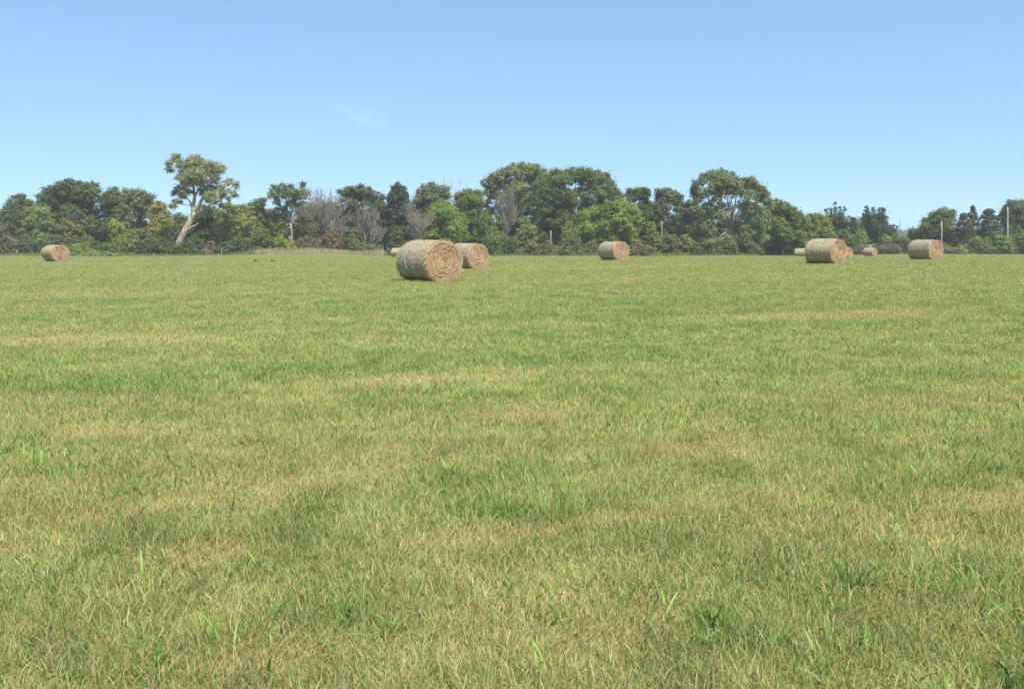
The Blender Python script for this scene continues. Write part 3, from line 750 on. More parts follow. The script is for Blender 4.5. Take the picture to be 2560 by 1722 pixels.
tree("cottonwood_tree", "large airy cottonwood reaching to the ground, right of centre", "tree", 170, 1826, 636,
     [(1756, 444, 15, 12), (1775, 440, 15, 12), (1806, 436, 16, 13), (1826, 442, 14, 12), (1742, 462, 13, 12), (1785, 460, 20, 14), (1815, 462, 20, 15), (1845, 455, 15, 12), (1878, 452, 14, 11), (1862, 465, 16, 12), (1888, 470, 14, 11), (1905, 476, 12, 11), (1736, 486, 12, 12), (1760, 484, 17, 13), (1795, 490, 20, 14), (1835, 486, 20, 14), (1870, 488, 18, 12), (1915, 490, 11, 9), (1900, 500, 16, 11),
      (1745, 510, 16, 13), (1780, 516, 20, 14), (1815, 520, 18, 12), (1860, 515, 20, 15), (1890, 520, 20, 14), (1920, 515, 14, 12), (1750, 540, 20, 16), (1790, 548, 24, 16), (1835, 545, 20, 14), (1875, 545, 24, 17), (1910, 545, 20, 17), (1765, 575, 26, 18), (1810, 580, 22, 16), (1850, 578, 24, 18), (1890, 578, 26, 18), (1780, 605, 26, 14), (1850, 608, 30, 14)],
     (0.095, 0.125, 0.058), trunk=0.42, bark=M_BARK, dens=0.95, jit=0.35, fork=0.3)
tree(TN, "mid green tree sloping down to the right of the airy cottonwood", "tree", 182, 1955, 634, [(1940, 512, 17, 12), (1958, 518, 15, 12), (1975, 526, 15, 12), (1990, 532, 14, 11), (1930, 530, 18, 15), (1960, 542, 24, 18), (1995, 550, 20, 16), (1935, 560, 22, 20), (1975, 572, 30, 18), (2010, 560, 16, 14), (1950, 592, 30, 18)], MD)
tree(TN, "low yellow green tree ending the sloping group above the second largest bale", "tree", 186, 2035, 634, [(2022, 545, 15, 11), (2042, 545, 15, 11), (2055, 552, 14, 11), (2030, 565, 22, 16), (2060, 570, 20, 16), (2010, 580, 18, 14), (2040, 592, 30, 16), (2075, 595, 22, 16)], (0.107, 0.142, 0.041))
tree("spiky_tree", "dark upswept tree with twin pointed tops behind the second largest bale", "tree", 196, 2092, 634, [(2088, 550, 20, 18), (2108, 555, 14, 16), (2075, 560, 16, 14), (2095, 580, 24, 20)], PN,
     plumes=[(2090, 545, 2090, 509, 9), (2084, 548, 2078, 518, 8), (2078, 550, 2064, 525, 7), (2104, 550, 2110, 518, 8), (2098, 548, 2100, 520, 8), (2112, 560, 2120, 540, 7), (2072, 556, 2056, 540, 7)])
tree(TN, "tiny leaning dark treetop between the two spiky trees", "tree", 205, 2130, 634, [(2130, 552, 6, 7), (2128, 563, 6, 8), (2134, 560, 5, 6), (2130, 580, 10, 12)], PN, trunk=0.12, rc=0.4)
tree(TN, "pale hazy round tree behind the left side of the spiky dark tree", "tree", 215, 2146, 634, [(2148, 556, 12, 11), (2140, 570, 12, 12), (2155, 572, 14, 14), (2150, 590, 18, 14)], SV)
tree("spiky_tree", "isolated dark tree with a fan of upswept branches near the right", "tree", 194, 2190, 634, [(2185, 565, 24, 20), (2205, 560, 16, 22), (2172, 550, 18, 16), (2195, 590, 26, 16)], PN,
     plumes=[(2180, 555, 2173, 517, 9), (2172, 552, 2157, 526, 8), (2168, 556, 2150, 538, 8), (2188, 550, 2187, 519, 9), (2196, 550, 2199, 520, 8), (2204, 550, 2206, 518, 9), (2210, 552, 2216, 520, 9), (2214, 565, 2220, 545, 9), (2176, 548, 2166, 522, 7), (2165, 562, 2149, 546, 7)])
tree("spiky_tree", "little dark upswept tree at the right foot of the isolated fan shaped one", "tree", 192, 2228, 634, [(2226, 580, 12, 12), (2224, 595, 14, 10)], PN, plumes=[(2222, 582, 2216, 563, 6), (2230, 580, 2236, 562, 6), (2235, 580, 2242, 566, 5), (2226, 580, 2228, 563, 6)], trunk=0.12)
tree(TN, "small blue green rounded tree right of the sky gap", "tree", 200, 2287, 634, [(2285, 576, 11, 9), (2278, 588, 10, 9), (2296, 584, 12, 11), (2288, 600, 18, 12)], (0.067, 0.105, 0.048), trunk=0.16)
tree(TN, "rounded green tree with a raised knob of leaves in the right hand group", "tree", 196, 2350, 634, [(2364, 530, 15, 10), (2378, 534, 11, 10), (2352, 532, 10, 10), (2330, 543, 14, 11), (2316, 556, 14, 12), (2345, 555, 20, 15), (2375, 555, 17, 15), (2308, 575, 14, 14), (2335, 580, 22, 18), (2372, 585, 22, 18)], MD)
conifer("cedar_tree", "low dark cedar left of the tall pointed spire in the right group", 192, 2404, 533, 634, 44, PN, shape=0.5, n=300)
conifer("spruce_tree", "slender pointed spire tree, the tallest tip of the right group", 200, 2427, 515, 634, 52, (0.055, 0.071, 0.041), shape=0.8, n=340, rc=0.45)
conifer("cedar_tree", "broad dense dark cedar between the spire and the pale utility pole", 193, 2467, 523, 634, 50, PN, shape=0.4, n=400)
conifer("cedar_tree", "dark cedar partly hidden left of the pale utility pole", 200, 2500, 535, 634, 42, PN, shape=0.5, n=280)
tree(TN, "tall tree at the right edge of the photo behind the pale utility pole", "tree", 200, 2545, 634, [(2528, 508, 11, 10), (2550, 512, 14, 11), (2572, 510, 16, 14), (2518, 520, 9, 8), (2512, 530, 10, 10), (2540, 530, 18, 15), (2570, 535, 20, 18), (2520, 550, 18, 16), (2550, 560, 26, 20), (2530, 585, 26, 20), (2585, 570, 22, 24), (2570, 595, 26, 20)], MD)
for lab, x, col in (("round tree just beyond the left edge", -35, DK), ("dull tree further beyond the left edge", -110, MD)):
    tree(TN, lab, "tree", 182, x, 632, [(x, 520, 26, 22), (x - 22, 540, 26, 24), (x + 20, 545, 26, 24), (x, 575, 40, 30)], col)

def filler(label, x, top, w, col):
    l = [(x, top + 12, w * 0.5, 12), (x - w * 0.5, top + 22, w * 0.42, 13), (x + w * 0.5, top + 20, w * 0.42, 13), (x - w * 0.2, top + 34, w * 0.6, 16), (x + w * 0.35, top + 40, w * 0.55, 16), (x - w * 0.5, top + 46, w * 0.5, 16)]
    tree(TN, label, "tree", 193, x, 632, l, col)
filler("plain green tree behind the gap left of the loose open crowned tree", 668, 524, 34, MD)
filler("dull green tree behind the left of the pale leafless fan", 772, 508, 36, OL)
filler("mid green tree behind the right of the pale leafless fan", 832, 505, 36, MD)
filler("dark tree behind the gap between the flat topped tree and the pine", 955, 516, 30, DK)
filler("green tree filling behind the gap between the two silvery and green crowns", 1140, 508, 34, MD)
filler("dark tree behind the trunks of the two tufted tree and the grey green one", 1632, 520, 36, DK)
filler("dark green tree behind the left side of the airy cottonwood", 1736, 520, 34, MD)

# ------------------------------------------------------------------ shrubs, left to right
shrub("brownish twiggy shrub at the extreme left under the treeline", 18, 556, 32, GR, 166, twiggy=0.3)
shrub("dull green shrub between the left edge and the small left bale", 66, 588, 28, (0.073, 0.097, 0.048), 162)
shrub("dark olive shrub right behind the small left bale", 140, 586, 38, (0.073, 0.089, 0.043), 162)
shrub("tall olive yellow shrub above and right of the small left bale", 190, 545, 44, (0.107, 0.120, 0.043), 168)
shrub("low bright green shrub just right of the small left bale", 210, 604, 32, BR, 160)
shrub("rounded yellow green shrub below the pale round crowned tree", 298, 549, 28, (0.146, 0.182, 0.036), 166)
shrub("low mid green shrub under the yellow green rounded one", 284, 598, 34, MD, 161)
shrub("light green shrub stepping down right of the rounded yellow green one", 328, 576, 24, (0.122, 0.160, 0.042), 163)
shrub("dark green shrub left of the leaning cottonwood's foot", 386, 586, 42, DK, 162)
shrub("dark shrub at the right of the leaning cottonwood's foot", 482, 590, 40, DK, 161)
shrub("pinkish brown dried shrub low in the dark bushes right of the leaning trunk", 527, 603, 16, PK, 159, twiggy=0.3)
shrub("wide dark green shrub below the yellow green bushy tree", 590, 594, 48, (0.055, 0.085, 0.036), 161)
shrub("pale green weedy mound in the grass right of the small left bale", 250, 629, 44, LG, 157, rc=0.3)
shrub("dark blue green shrub below the mid green pointed tree", 622, 597, 24, DK, 161)
shrub("mid green tall shrub left of the bright yellow green one", 662, 566, 30, MD, 165)
shrub("bright yellow green round shrub at the field edge under the loose crown", 709, 589, 25, (0.146, 0.182, 0.038), 161)
shrub("greyish thin shrub under the pale grey leafless fan", 772, 586, 34, (0.104, 0.103, 0.060), 164, twiggy=0.25)
shrub("rusty orange olive shrub in front of the pale grey leafless fan", 833, 573, 30, (0.118, 0.104, 0.046), 162, twiggy=0.15)
shrub("dull green shrub right of the rusty one", 888, 588, 24, (0.085, 0.108, 0.046), 163)
shrub("low green bush below the dense brown grey leafless tree", 938, 611, 30, MD, 162)
conifer("cedar_shrub", "conical yellowish dark cedar bush left above the largest bale", 162, 993, 567, 639, 32, (0.067, 0.093, 0.030), SHRUB_G, leaf=0.12, shape=0.6, n=190, rc=0.42, cat="shrub", low=0.02)
shrub("dark bush hidden behind the largest bale's top", 1050, 590, 34, DK, 166)
shrub("mid green bush right of the bale that hides behind the largest", 1228, 566, 34, (0.091, 0.142, 0.041), 167)
shrub("low dark green bush under the grey leafless tree by the tallest crown", 1274, 592, 28, DK, 167)
shrub("upright light green sapling shrub right of that grey leafless tree", 1316, 541, 24, LG, 169)
shrub("brown olive low thicket below the light green sapling", 1325, 601, 34, OL, 166, twiggy=0.12)
shrub("olive bush at the foot of the thin pale post", 1374, 603, 28, OL, 166)
shrub("light green fluffy bush in front of the spreading dark cottonwood", 1424, 553, 24, (0.116, 0.148, 0.048), 170)
shrub("broad green bush left of the middle lone bale", 1428, 588, 42, (0.079, 0.114, 0.038), 166.5)
shrub("small green olive bush touching the middle lone bale on its left", 1482, 600, 28, (0.085, 0.103, 0.040), 166)
shrub("brownish low thicket right behind the middle lone bale", 1535, 594, 34, (0.104, 0.100, 0.050), 167, twiggy=0.15)
shrub("brown green thicket to the right of the middle lone bale", 1598, 601, 32, (0.104, 0.097, 0.048), 166, twiggy=0.12)
shrub("upright yellow green shrub left of the weathered pole stub", 1628, 556, 22, (0.122, 0.160, 0.041), 168)
shrub("grey green shrub right of the weathered pole stub", 1676, 582, 26, (0.098, 0.108, 0.058), 166.5)
shrub("yellowish leaning bush left of the airy cottonwood", 1712, 585, 26, (0.134, 0.148, 0.054), 167)
shrub("dark green bush under the airy cottonwood's left side", 1758, 600, 30, DK, 166.5)
shrub("small green bush below the airy cottonwood's trunk", 1796, 606, 22, MD, 166)
shrub("grey green round bush right below the airy cottonwood's trunk", 1830, 603, 26, (0.091, 0.114, 0.062), 166.5)
shrub("dark low bush under the airy cottonwood's right side", 1872, 606, 30, DK, 166.5)
shrub("wide olive bush between the airy cottonwood and the tiny pale bale", 1932, 601, 44, (0.095, 0.112, 0.048), 186)
shrub("grey brown rounded bush above the tiny pale bale", 1998, 593, 24, GR, 187)
shrub("bright green bush behind the grey brown one and the tiny pale bale", 2003, 574, 25, (0.110, 0.154, 0.042), 189)
shrub("green bush above the second largest bale's left end", 2058, 577, 34, MD, 186)
shrub("green bush above the second largest bale's right end", 2110, 574, 32, (0.079, 0.120, 0.041), 190)
shrub("green bush at the left foot of the isolated fan shaped tree", 2148, 577, 28, (0.091, 0.131, 0.043), 190.5)
shrub("bright green bush at the right foot of the isolated fan shaped tree", 2208, 586, 22, BR, 190.5)
shrub("grey olive low thicket behind the tiny distant bale standing by itself", 2166, 612, 34, GR, 187)
shrub("brownish grey thicket right of the tiny distant bale standing by itself", 2222, 608, 30, (0.09, 0.082, 0.05), 187, twiggy=0.15)
shrub("green bush below the brown distant utility pole", 2242, 583, 28, (0.083, 0.120, 0.043), 191)
shrub("dark green bush left above the rightmost bale under the sky gap", 2272, 601, 22, DK, 189)
shrub("grey olive bush just right of the rightmost bale", 2367, 609, 28, GR, 188)
shrub("low grassy green bush between the rightmost bale and the cedars", 2402, 613, 24, LG, 188)
shrub("pale green leafy bush in front of the slender spire", 2432, 590, 28, (0.116, 0.154, 0.054), 189)
shrub("mid green bush in front of the broad dense cedar", 2462, 594, 26, (0.085, 0.125, 0.043), 188.5)
shrub("tall light green bush left of the pale utility pole's foot", 2496, 578, 28, (0.110, 0.154, 0.048), 189)
shrub("dark green bush right of the pale utility pole at the photo's edge", 2548, 584, 32, MD, 188.5)
shrub("dark bush just beyond the right edge of the photo", 2610, 580, 36, DK, 189)
shrub("dull bush just beyond the left edge of the photo", -40, 580, 36, OL, 163)

# low undergrowth between the trunks, and the far wood seen through the sky gap: masses nobody could count
def belt(name, label, x0, x1, d, top, n, col, rc, leaf, depth, per=22):
    s = d / F
    px = x0 + (x1 - x0) * rng.random(n)
    y = d + rng.uniform(-depth, depth, n)
    x = (px - 1280) / F * y
    z0 = terrain(x, y)
    hmax = (602 - top) * s + CAM_H - z0
    hv = hmax * (0.65 + 0.6 * fbm(px / 22.0, y * 0 + 3.3, 55, 2))
    pos = np.stack([x, y, z0 + 0.2 + hv * rng.random(n) ** 0.8], 1)
    v, q, c = clump_leaves(pos, rc * (0.6 + 0.7 * rng.random(n)), np.tile([0, -0.6, 0.4], (n, 1)), col, leaf, per, 0.3)
    return tag(build(name, v, q, M_LEAF, c), label, "undergrowth", kind="stuff")
belt("undergrowth", "dark undergrowth seen between the trunks of the treeline", -120, 2085, 196, 556, 7500, (0.042, 0.066, 0.028), 0.75, 0.22, 2.5)
belt("undergrowth", "dark undergrowth behind the cedars at the right end of the treeline", 2285, 2900, 212, 580, 1700, (0.042, 0.066, 0.028), 0.75, 0.22, 2.5)
belt("far_wood", "blue green far off wood seen through the sky gap at right", 1900, 2700, 900, 579, 4200, (0.05, 0.085, 0.05), 2.2, 0.9, 10)

# ------------------------------------------------------------------ poles and posts
def pole(label, d, x, top, mat, r, arm=False, name="utility_pole", cat="utility pole", group="utility poles"):
    b = at(x, 632, d); b[2] = gz(b[0], b[1]) - 0.1
    t = at(x, top, d)
    root = empty(name, b); tag(root, label, cat, group)
    T = Tubes(); T.tube(bend(b, t, 0.0012, 8), np.linspace(r, r * 0.68, 8), 10); T.build("shaft", mat, root, b)
    if arm:
        I = Tubes()
        I.tube([t + np.array([0, 0, -0.02]), t + np.array([0, 0, 0.1]), t + np.array([0, 0, 0.2]), t + np.array([0, 0, 0.27])], [0.03, 0.075, 0.085, 0.03], 8); I.build("insulator", M_CERAMIC, root, b)
        I = Tubes(); q = t + np.array([r * 0.9 + 0.07, -0.02, -1.1])
        I.tube([q + np.array([-0.1, 0, 0]), q, q + np.array([0.04, 0, 0.09]), q + np.array([0.04, 0, 0.2])], [0.02, 0.03, 0.06, 0.03], 8); I.build("insulator", M_CERAMIC, root, b)
    return t
tA = pole("pale grey wooden utility pole near the right edge, tallest of the poles", 191.3, 2519, 519, M_POLE, 0.18, True)
tB = pole("shorter pale utility pole behind the rightmost bale", 190, 2354, 556, M_POLE, 0.14, True)
tC = pole("thin brown utility pole beside the sky gap", 215, 2250, 551, M_POLEB, 0.11, True)
def wire(label, a, b, sag):
    t = np.linspace(0, 1, 24)[:, None]; p_ = a * (1 - t) + b * t; p_[:, 2] -= sag * 4 * (t * (1 - t))[:, 0]
    T = Tubes(); T.tube(p_, np.full(24, 0.008), 4)
    tag(T.build("power_line", M_WIRE, origin=a), label, "power line", "power lines")
up_ = np.array([0, 0, 0.25]); dn_ = np.array([0.3, 0, -0.9])
wire("upper wire strung from the shorter pale pole to the thin brown pole", tB + up_, tC + up_, 0.4)
wire("lower wire strung from the shorter pale pole to the thin brown pole", tB + dn_, tC + dn_, 0.4)
wire("upper wire strung from the tallest pale pole to the shorter pale pole", tA + up_, tB + up_, 0.5)
wire("lower wire strung from the tallest pale pole to the shorter pale pole", tA + dn_, tB + dn_, 0.5)
pole("weathered tan pole stub below the rounded grey green tree", 169, 1654, 553, M_POLEB, 0.18, name="pole_stub", cat="pole", group="bare poles among the bushes")
pole("thin pale grey post standing among bushes under the spreading cottonwood", 168.8, 1377, 577, M_POLE, 0.13, name="pole_stub", cat="pole", group="bare poles among the bushes")
def fence_post(label, x, d, top, mat):
    b = at(x, 636, d); b[2] = gz(b[0], b[1]) - 0.1; t = at(x, top, d)
    T = Tubes(); T.tube([b, b * 0.5 + t * 0.5, t], [0.04, 0.04, 0.035], 6)
    tag(T.build("fence_post", mat, origin=b), label, "fence post", "fence posts along the field edge")
fence_post("short whitish fence post in the grass left of the leaning cottonwood", 384, 156.5, 632, M_STEEL)
fence_post("thin grey fence post in the grass right of the leaning cottonwood", 554, 156.5, 623, M_STEEL)

# two dark weeds standing in the mown field
def weed(label, px, py, h, col, k=26, name="weed_tuft", w=0.05):
    x, y = px_ground(px, py)
    for _ in range(6):
        z = gz(x, y); r = vray(px, py); d = (CAM_H - z) / -r[2]; x, y = r[0] * d, r[1] * d
    n = k
    a = rng.random(n) * 6.283
    bx, by = x + np.cos(a) * 0.35 * h * rng.random(n), y + np.sin(a) * 0.35 * h * rng.random(n)
    c = np.asarray(col)[None] * (0.7 + 0.6 * rng.random(n))[:, None]
    v, q, c = blades(bx, by, h * (0.55 + 0.5 * rng.random(n)), np.full(n, w) * (0.6 + 0.6 * rng.random(n)), 0.3 + 1.3 * rng.random(n), a, rng.random(n) * 6.283, 4, c)
    tag(build(name, v, q, M_GRASS, c, origin=(x, y, gz(x, y))), label, "weed", "weeds and coarse tufts standing in the field")
weed("left of two small dark weeds in the far field before the loose crown", 639, 655, 0.34, (0.14, 0.19, 0.06), 50)
weed("right of two small dark weeds in the far field before the loose crown", 680, 655, 0.34, (0.14, 0.19, 0.06), 50)
weed("coarse dark green leaf tuft at the bottom right corner", 2590, 1722, 0.26, (0.055, 0.12, 0.03), 22, "coarse_grass_tuft", 0.012)
weed("tuft with one wide pale green blade in the lower left foreground", 650, 1560, 0.17, (0.13, 0.24, 0.07), 7, "coarse_grass_tuft", 0.013)
weed("small upright dark tuft in the right of centre foreground", 1450, 1340, 0.14, (0.07, 0.14, 0.04), 6, "coarse_grass_tuft", 0.010)
weed("bushy bright green tuft in the lower right foreground", 1780, 1570, 0.15, (0.11, 0.21, 0.04), 40, "coarse_grass_tuft", 0.009)
weed("bright green tuft among dry grass, right foreground", 2130, 1470, 0.16, (0.09, 0.19, 0.035), 40, "coarse_grass_tuft", 0.009)

# ------------------------------------------------------------------ hay bales
def straw_material():
    m = noise_material("packed_hay", (0.17, 0.10, 0.052), (0.42, 0.285, 0.155), (9, 9, 9), 0.9, 0.9, 9, 0.3, 0.68)
    return m
M_HAY = straw_material()
def wrap_material():
    m = bpy.data.materials.new("net_wrap"); m.use_nodes = True
    nt = m.node_tree; l = nt.links; p = nt.nodes["Principled BSDF"]
    t = node(nt, "ShaderNodeTexCoord"); oi = node(nt, "ShaderNodeObjectInfo")
    def nz(scale, detail, seedmul):
        mp = node(nt, "ShaderNodeMapping"); mp.inputs["Scale"].default_value = scale
        l.new(t.outputs["Object"], mp.inputs[0])
        n_ = node(nt, "ShaderNodeTexNoise", noise_dimensions="4D"); n_.inputs["Scale"].default_value = 1; n_.inputs["Detail"].default_value = detail
        l.new(mp.outputs[0], n_.inputs["Vector"]); l.new(mth("MULTIPLY", oi.outputs["Random"], seedmul, tree=nt), n_.inputs["W"])
        return n_.outputs["Fac"]
    bands = nz((3.6, 0.35, 0.35), 3, 31.0)      # bands that run round the bale
    fine = nz((26, 0.8, 0.8), 4, 17.0)
    mott = nz((11, 11, 11), 7, 7.0)
    r = node(nt, "ShaderNodeValToRGB"); e = r.color_ramp.elements
    e[0].position = 0.30; e[0].color = (0.185, 0.225, 0.135, 1); e[1].position = 0.72; e[1].color = (0.225, 0.285, 0.205, 1)
    for pos, c in ((0.43, (0.25, 0.245, 0.15, 1)), (0.50, (0.295, 0.235, 0.155, 1)), (0.55, (0.28, 0.195, 0.145, 1)), (0.61, (0.22, 0.235, 0.15, 1))):
        k = e.new(pos); k.color = c
    f = mth("ADD", bands, mth("MULTIPLY", mth("SUBTRACT", fine, 0.5, tree=nt), 0.35, tree=nt), tree=nt)
    l.new(f, r.inputs[0])
    mm = node(nt, "ShaderNodeMix", data_type="RGBA", blend_type="MULTIPLY"); mm.inputs[0].default_value = 1
    r2_ = node(nt, "ShaderNodeValToRGB"); r2_.color_ramp.elements[0].position = 0.32; r2_.color_ramp.elements[0].color = (0.62, 0.62, 0.6, 1); r2_.color_ramp.elements[1].position = 0.68; r2_.color_ramp.elements[1].color = (1.2, 1.18, 1.1, 1)
    l.new(mott, r2_.inputs[0]); l.new(r.outputs[0], mm.inputs[6]); l.new(r2_.outputs[0], mm.inputs[7]); l.new(mm.outputs[2], p.inputs["Base Color"])
    p.inputs["Roughness"].default_value = 0.7; p.inputs["Specular IOR Level"].default_value = 0.25
    b = node(nt, "ShaderNodeBump"); b.inputs["Strength"].default_value = 0.7; b.inputs["Distance"].default_value = 0.04
    l.new(mth("ADD", mth("MULTIPLY", fine, 0.7, tree=nt), mott, tree=nt), b.inputs["Height"]); l.new(b.outputs[0], p.inputs["Normal"])
    return m
M_WRAP = wrap_material()
M_NET = noise_material("torn_net", (0.16, 0.205, 0.17), (0.28, 0.31, 0.275), (30, 30, 30), 0.6, 0.2)

def bale(spec, seed, torn=False, strands=900):
    l_, r_, t_, b_, theta, label = spec
    rs = np.random.default_rng(seed)
    d = BALE_D * F / (b_ - t_)
    c = at((l_ + r_) / 2, b_, d); c[2] = gz(c[0], c[1])
    tocam = math.atan2(-c[1], -c[0])
    rz = tocam + R(theta)
    root = empty("hay_bale", (c[0], c[1], c[2]), rz)
    tag(root, label, "hay bale", "round hay bales in the field")
    DH, DW, L = BALE_D, BALE_D * rs.uniform(1.06, 1.13), BALE_D * rs.uniform(1.13, 1.18)
    RZ, RY = DH / 2, DW / 2
    ns = 112
    ph = np.arange(ns) / ns * 2 * math.pi
    wob = 1 + 0.018 * np.sin(2 * ph + rs.random() * 6) + 0.014 * np.sin(3 * ph + rs.random() * 6) + 0.009 * np.sin(5 * ph + rs.random() * 6) + rs.normal(0, 0.003, ns)
    def ring(x, f, dx=None):
        y = np.cos(ph) * RY * wob * f; z = np.sin(ph) * RZ * wob * f
        floor_ = -RZ + 0.075
        z = np.where(z < floor_, floor_ + (z - floor_) * 0.12, z)
        xx = np.full(ns, x) if dx is None else x + dx
        return np.stack([xx, y, z + RZ - 0.05], 1)
    # hay body: both ends and the barrel
    rings = []
    sp = rs.random() * 6
    def endx(f, side):
        rr = f * RZ
        spiral = 0.020 * np.sin(2 * math.pi * rr / 0.085 - ph * 1 + sp) + 0.012 * np.sin(2 * math.pi * rr / 0.047 - ph * 2)
        nse = 0.03 * (vnoise(np.cos(ph) * f * 7 + 9, np.sin(ph) * f * 7 + 9, seed) - 0.5)
        return side * (spiral + nse + 0.035 * (1 - f ** 2))
    fr = np.linspace(0.03, 0.93, 30)
    for f in fr: rings.append(ring(-L / 2, f, endx(f, -1)))
    for f, x in ((0.965, -L / 2 + 0.015), (0.99, -L / 2 + 0.05), (1.0, -L / 2 + 0.12)): rings.append(ring(x, f))
    for x in np.linspace(-L / 2 + 0.2, L / 2 - 0.2, 9): rings.append(ring(x, 1.0))
    for f, x in ((1.0, L / 2 - 0.12), (0.99, L / 2 - 0.05), (0.965, L / 2 - 0.015)): rings.append(ring(x, f))
    for f in fr[::-1]: rings.append(ring(L / 2, f, endx(f, 1)))
    V = np.concatenate(rings); k = len(rings)
    i = np.arange(k - 1)[:, None] * ns; j = np.arange(ns)[None]; j2 = (j + 1) % ns
    Q = np.stack([i + j, i + j2, i + ns + j2, i + ns + j], -1).reshape(-1, 4)
    caps = [np.arange(ns)[::-1][None], (np.arange(ns) + (k - 1) * ns)[None]]
    build("hay_body", V, [Q] + caps, M_HAY, None, root, smooth=True)
    # net wrap: a sleeve round the barrel, tucked in a little over both shoulders
    rings = []
    xs = np.concatenate([[-L / 2 + 0.035, -L / 2 + 0.07, -L / 2 + 0.12], np.linspace(-L / 2 + 0.18, L / 2 - 0.18, 22), [L / 2 - 0.12, L / 2 - 0.07, L / 2 - 0.035]])
    for q_, x in enumerate(xs):
        e_ = min(x + L / 2, L / 2 - x)
        f = 1.010 - 0.02 * max(0, 1 - e_ / 0.12) ** 1.5 + (0.006 * math.sin(x * 11 + sp) + 0.004 * math.sin(x * 27 + sp * 2)) * (e_ > 0.12)
        rings.append(ring(x + 0 * ph, f, 0.012 * np.sin(ph * 4 + q_) * (q_ in (0, len(xs) - 1))))
    V = np.concatenate(rings); k = len(rings); i = np.arange(k - 1)[:, None] * ns
    Q = np.stack([i + j, i + j2, i + ns + j2, i + ns + j], -1).reshape(-1, 4)
    build("net_wrap", V, Q, M_WRAP, None, root, smooth=True)
    # straw strands wound round the ends, and ragged ones at the rim
    n = strands
    side = np.where(rs.random(n) < 0.72, 1.0, -1.0)
    f = np.sqrt(rs.random(n)) * 0.97; a = rs.random(n) * 6.283
    P0 = np.stack([side * (L / 2 + 0.012 + 0.04 * rs.random(n)), np.cos(a) * RY * f, np.maximum(np.sin(a) * RZ * f, -RZ + 0.07) + RZ - 0.05], 1)
    ta = a + math.pi / 2 + rs.normal(0, 0.3, n)
    T_ = np.stack([side * rs.normal(0.02, 0.09, n), np.cos(ta), np.sin(ta)], 1)
    rim = rs.random(n) < 0.11
    out = np.stack([side * rs.uniform(0.1, 0.9, n), np.cos(a) * rs.uniform(0.2, 1, n), np.sin(a) * rs.uniform(-0.2, 1, n)], 1)
    P0[rim, 1] = (np.cos(a) * RY * 0.97)[rim]; P0[rim, 2] = (np.maximum(np.sin(a) * RZ * 0.97, -RZ + 0.07) + RZ - 0.05)[rim]; P0[rim, 0] = (side * (L / 2 - 0.03))[rim]
    T_[rim] = out[rim]
    T_ = unit(T_)
    ln = rs.uniform(0.08, 0.26, n); ln[rim] *= 0.55
    N_ = unit(np.cross(T_, np.stack([side, 0 * side, 0 * side], 1) + rs.normal(0, 0.3, (n, 3))))
    wd = rs.uniform(0.005, 0.013, n)[:, None] * (1.0 if torn else 1.5)
    P1 = P0 + T_ * ln[:, None]; mid = (P0 + P1) / 2 + np.stack([side * 0.012, 0 * side, 0 * side], 1)
    P1[:, 2] = np.maximum(P1[:, 2], 0.0); P1[:, 0] = np.where(rim, P1[:, 0], side * np.maximum(side * P1[:, 0], L / 2 + 0.008))
    V = np.stack([P0 - N_ * wd / 2, P0 + N_ * wd / 2, mid + N_ * wd / 2, mid - N_ * wd / 2, P1 + N_ * wd / 4, P1 - N_ * wd / 4], 1).reshape(-1, 3)
    b6 = np.arange(n)[:, None] * 6
    Q = np.concatenate([b6 + np.array([0, 1, 2, 3]), b6 + np.array([3, 2, 4, 5])])
    pal = np.array([[0.42, 0.275, 0.155], [0.47, 0.33, 0.20], [0.34, 0.21, 0.115], [0.26, 0.16, 0.085], [0.51, 0.39, 0.25]])
    col = pal[rs.choice(5, n, p=[0.38, 0.26, 0.2, 0.06, 0.10])] * rs.uniform(0.9, 1.1, (n, 1))
    swirl = np.sin(2 * math.pi * f * RZ / 0.16 - a + sp)            # hay of different cuts rolled in layer by layer
    col = col * (1 + 0.16 * swirl)[:, None]
    for sd in (1.0, -1.0):
        sel = np.nonzero(side == sd)[0]
        vi = (sel[:, None] * 6 + np.arange(6)).ravel(); bb = np.arange(len(sel))[:, None] * 6
        build("loose_straw", V[vi], np.concatenate([bb + np.array([0, 1, 2, 3]), bb + np.array([3, 2, 4, 5])]), M_STRAW, np.repeat(col[sel], 6, 0), root)
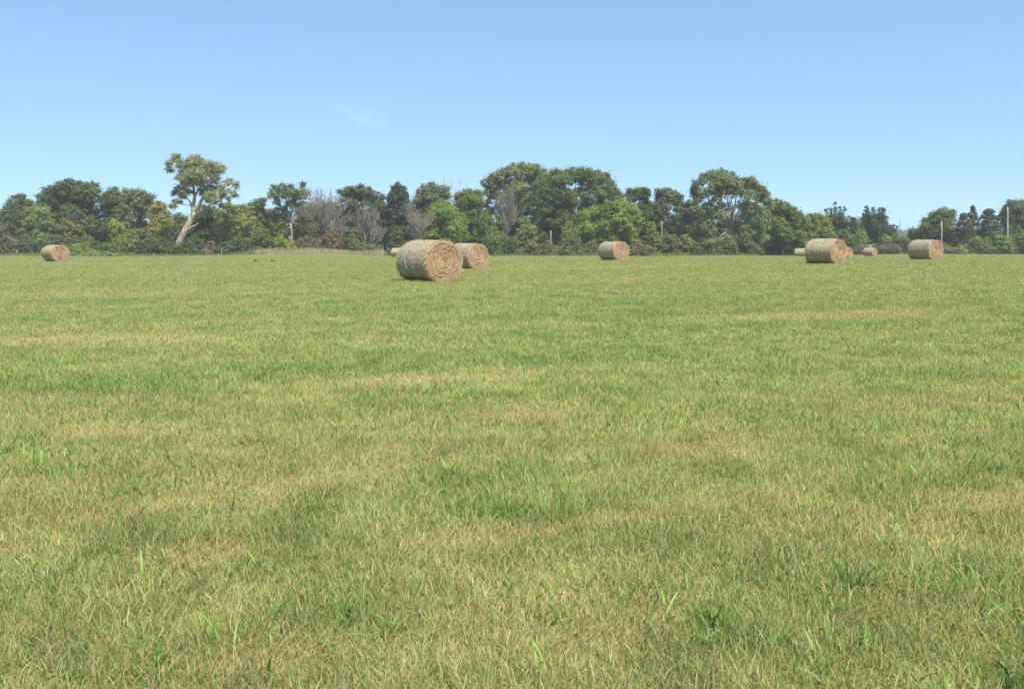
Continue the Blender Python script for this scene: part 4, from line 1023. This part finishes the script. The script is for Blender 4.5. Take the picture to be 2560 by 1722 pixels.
    if torn:     # a torn V of net on the barrel; x along the bale, angle round it (0 = level, side facing the camera)
        T = Tubes()
        def strip(pts, w0):
            pts = np.array(pts); tt = np.linspace(0, len(pts) - 1, 26)
            x = np.interp(tt, range(len(pts)), pts[:, 0]) * L - L / 2 + rs.normal(0, 0.012, 26); al = np.radians(np.interp(tt, range(len(pts)), pts[:, 1]))
            P = np.stack([x, -np.cos(al) * RY * 1.022, np.sin(al) * RZ * 1.022 + RZ - 0.05], 1)
            T.tube(P, w0 * rs.uniform(0.5, 1.3, 26), 5)
        strip([(0.24, 75), (0.25, 50), (0.28, 20), (0.36, -6), (0.42, -22), (0.46, -24)], 0.012)
        strip([(0.46, -24), (0.50, -8), (0.52, 8)], 0.013)
        strip([(0.58, 45), (0.60, 15), (0.59, -10), (0.62, -34)], 0.011)
        strip([(0.14, 70), (0.13, 40), (0.15, 12)], 0.005)
        strip([(0.27, 34), (0.30, 10), (0.33, -8), (0.36, -26)], 0.008)
        T.build("torn_netting", M_NET, root)
    return root
for i_, spec in enumerate(BALES):
    hpx = spec[3] - spec[2]
    bale(spec, 100 + i_, torn=(i_ == 1), strands=3200 if i_ == 1 else (1500 if hpx > 45 else 700))

# ------------------------------------------------------------------ summer haze
def haze_box():
    x0, x1, y0, y1, z0, z1 = -700, 700, -60, 1000, -6.0, 40.0
    v = [(x0, y0, z0), (x1, y0, z0), (x1, y1, z0), (x0, y1, z0), (x0, y0, z1), (x1, y0, z1), (x1, y1, z1), (x0, y1, z1)]
    q = [(0, 3, 2, 1), (4, 5, 6, 7), (0, 1, 5, 4), (1, 2, 6, 5), (2, 3, 7, 6), (3, 0, 4, 7)]
    m = bpy.data.materials.new("haze_air"); m.use_nodes = True
    nt = m.node_tree; nt.nodes.remove(nt.nodes["Principled BSDF"])
    pv = node(nt, "ShaderNodeVolumePrincipled")
    pv.inputs["Color"].default_value = (0.95, 0.97, 1.0, 1)
    pv.inputs["Density"].default_value = 0.0003
    nt.links.new(pv.outputs[0], nt.nodes["Material Output"].inputs["Volume"])
    tag(build("haze", np.array(v, dtype=float), np.array(q), m), "thin pale summer haze lying over the whole field", "haze", kind="stuff")
haze_box()
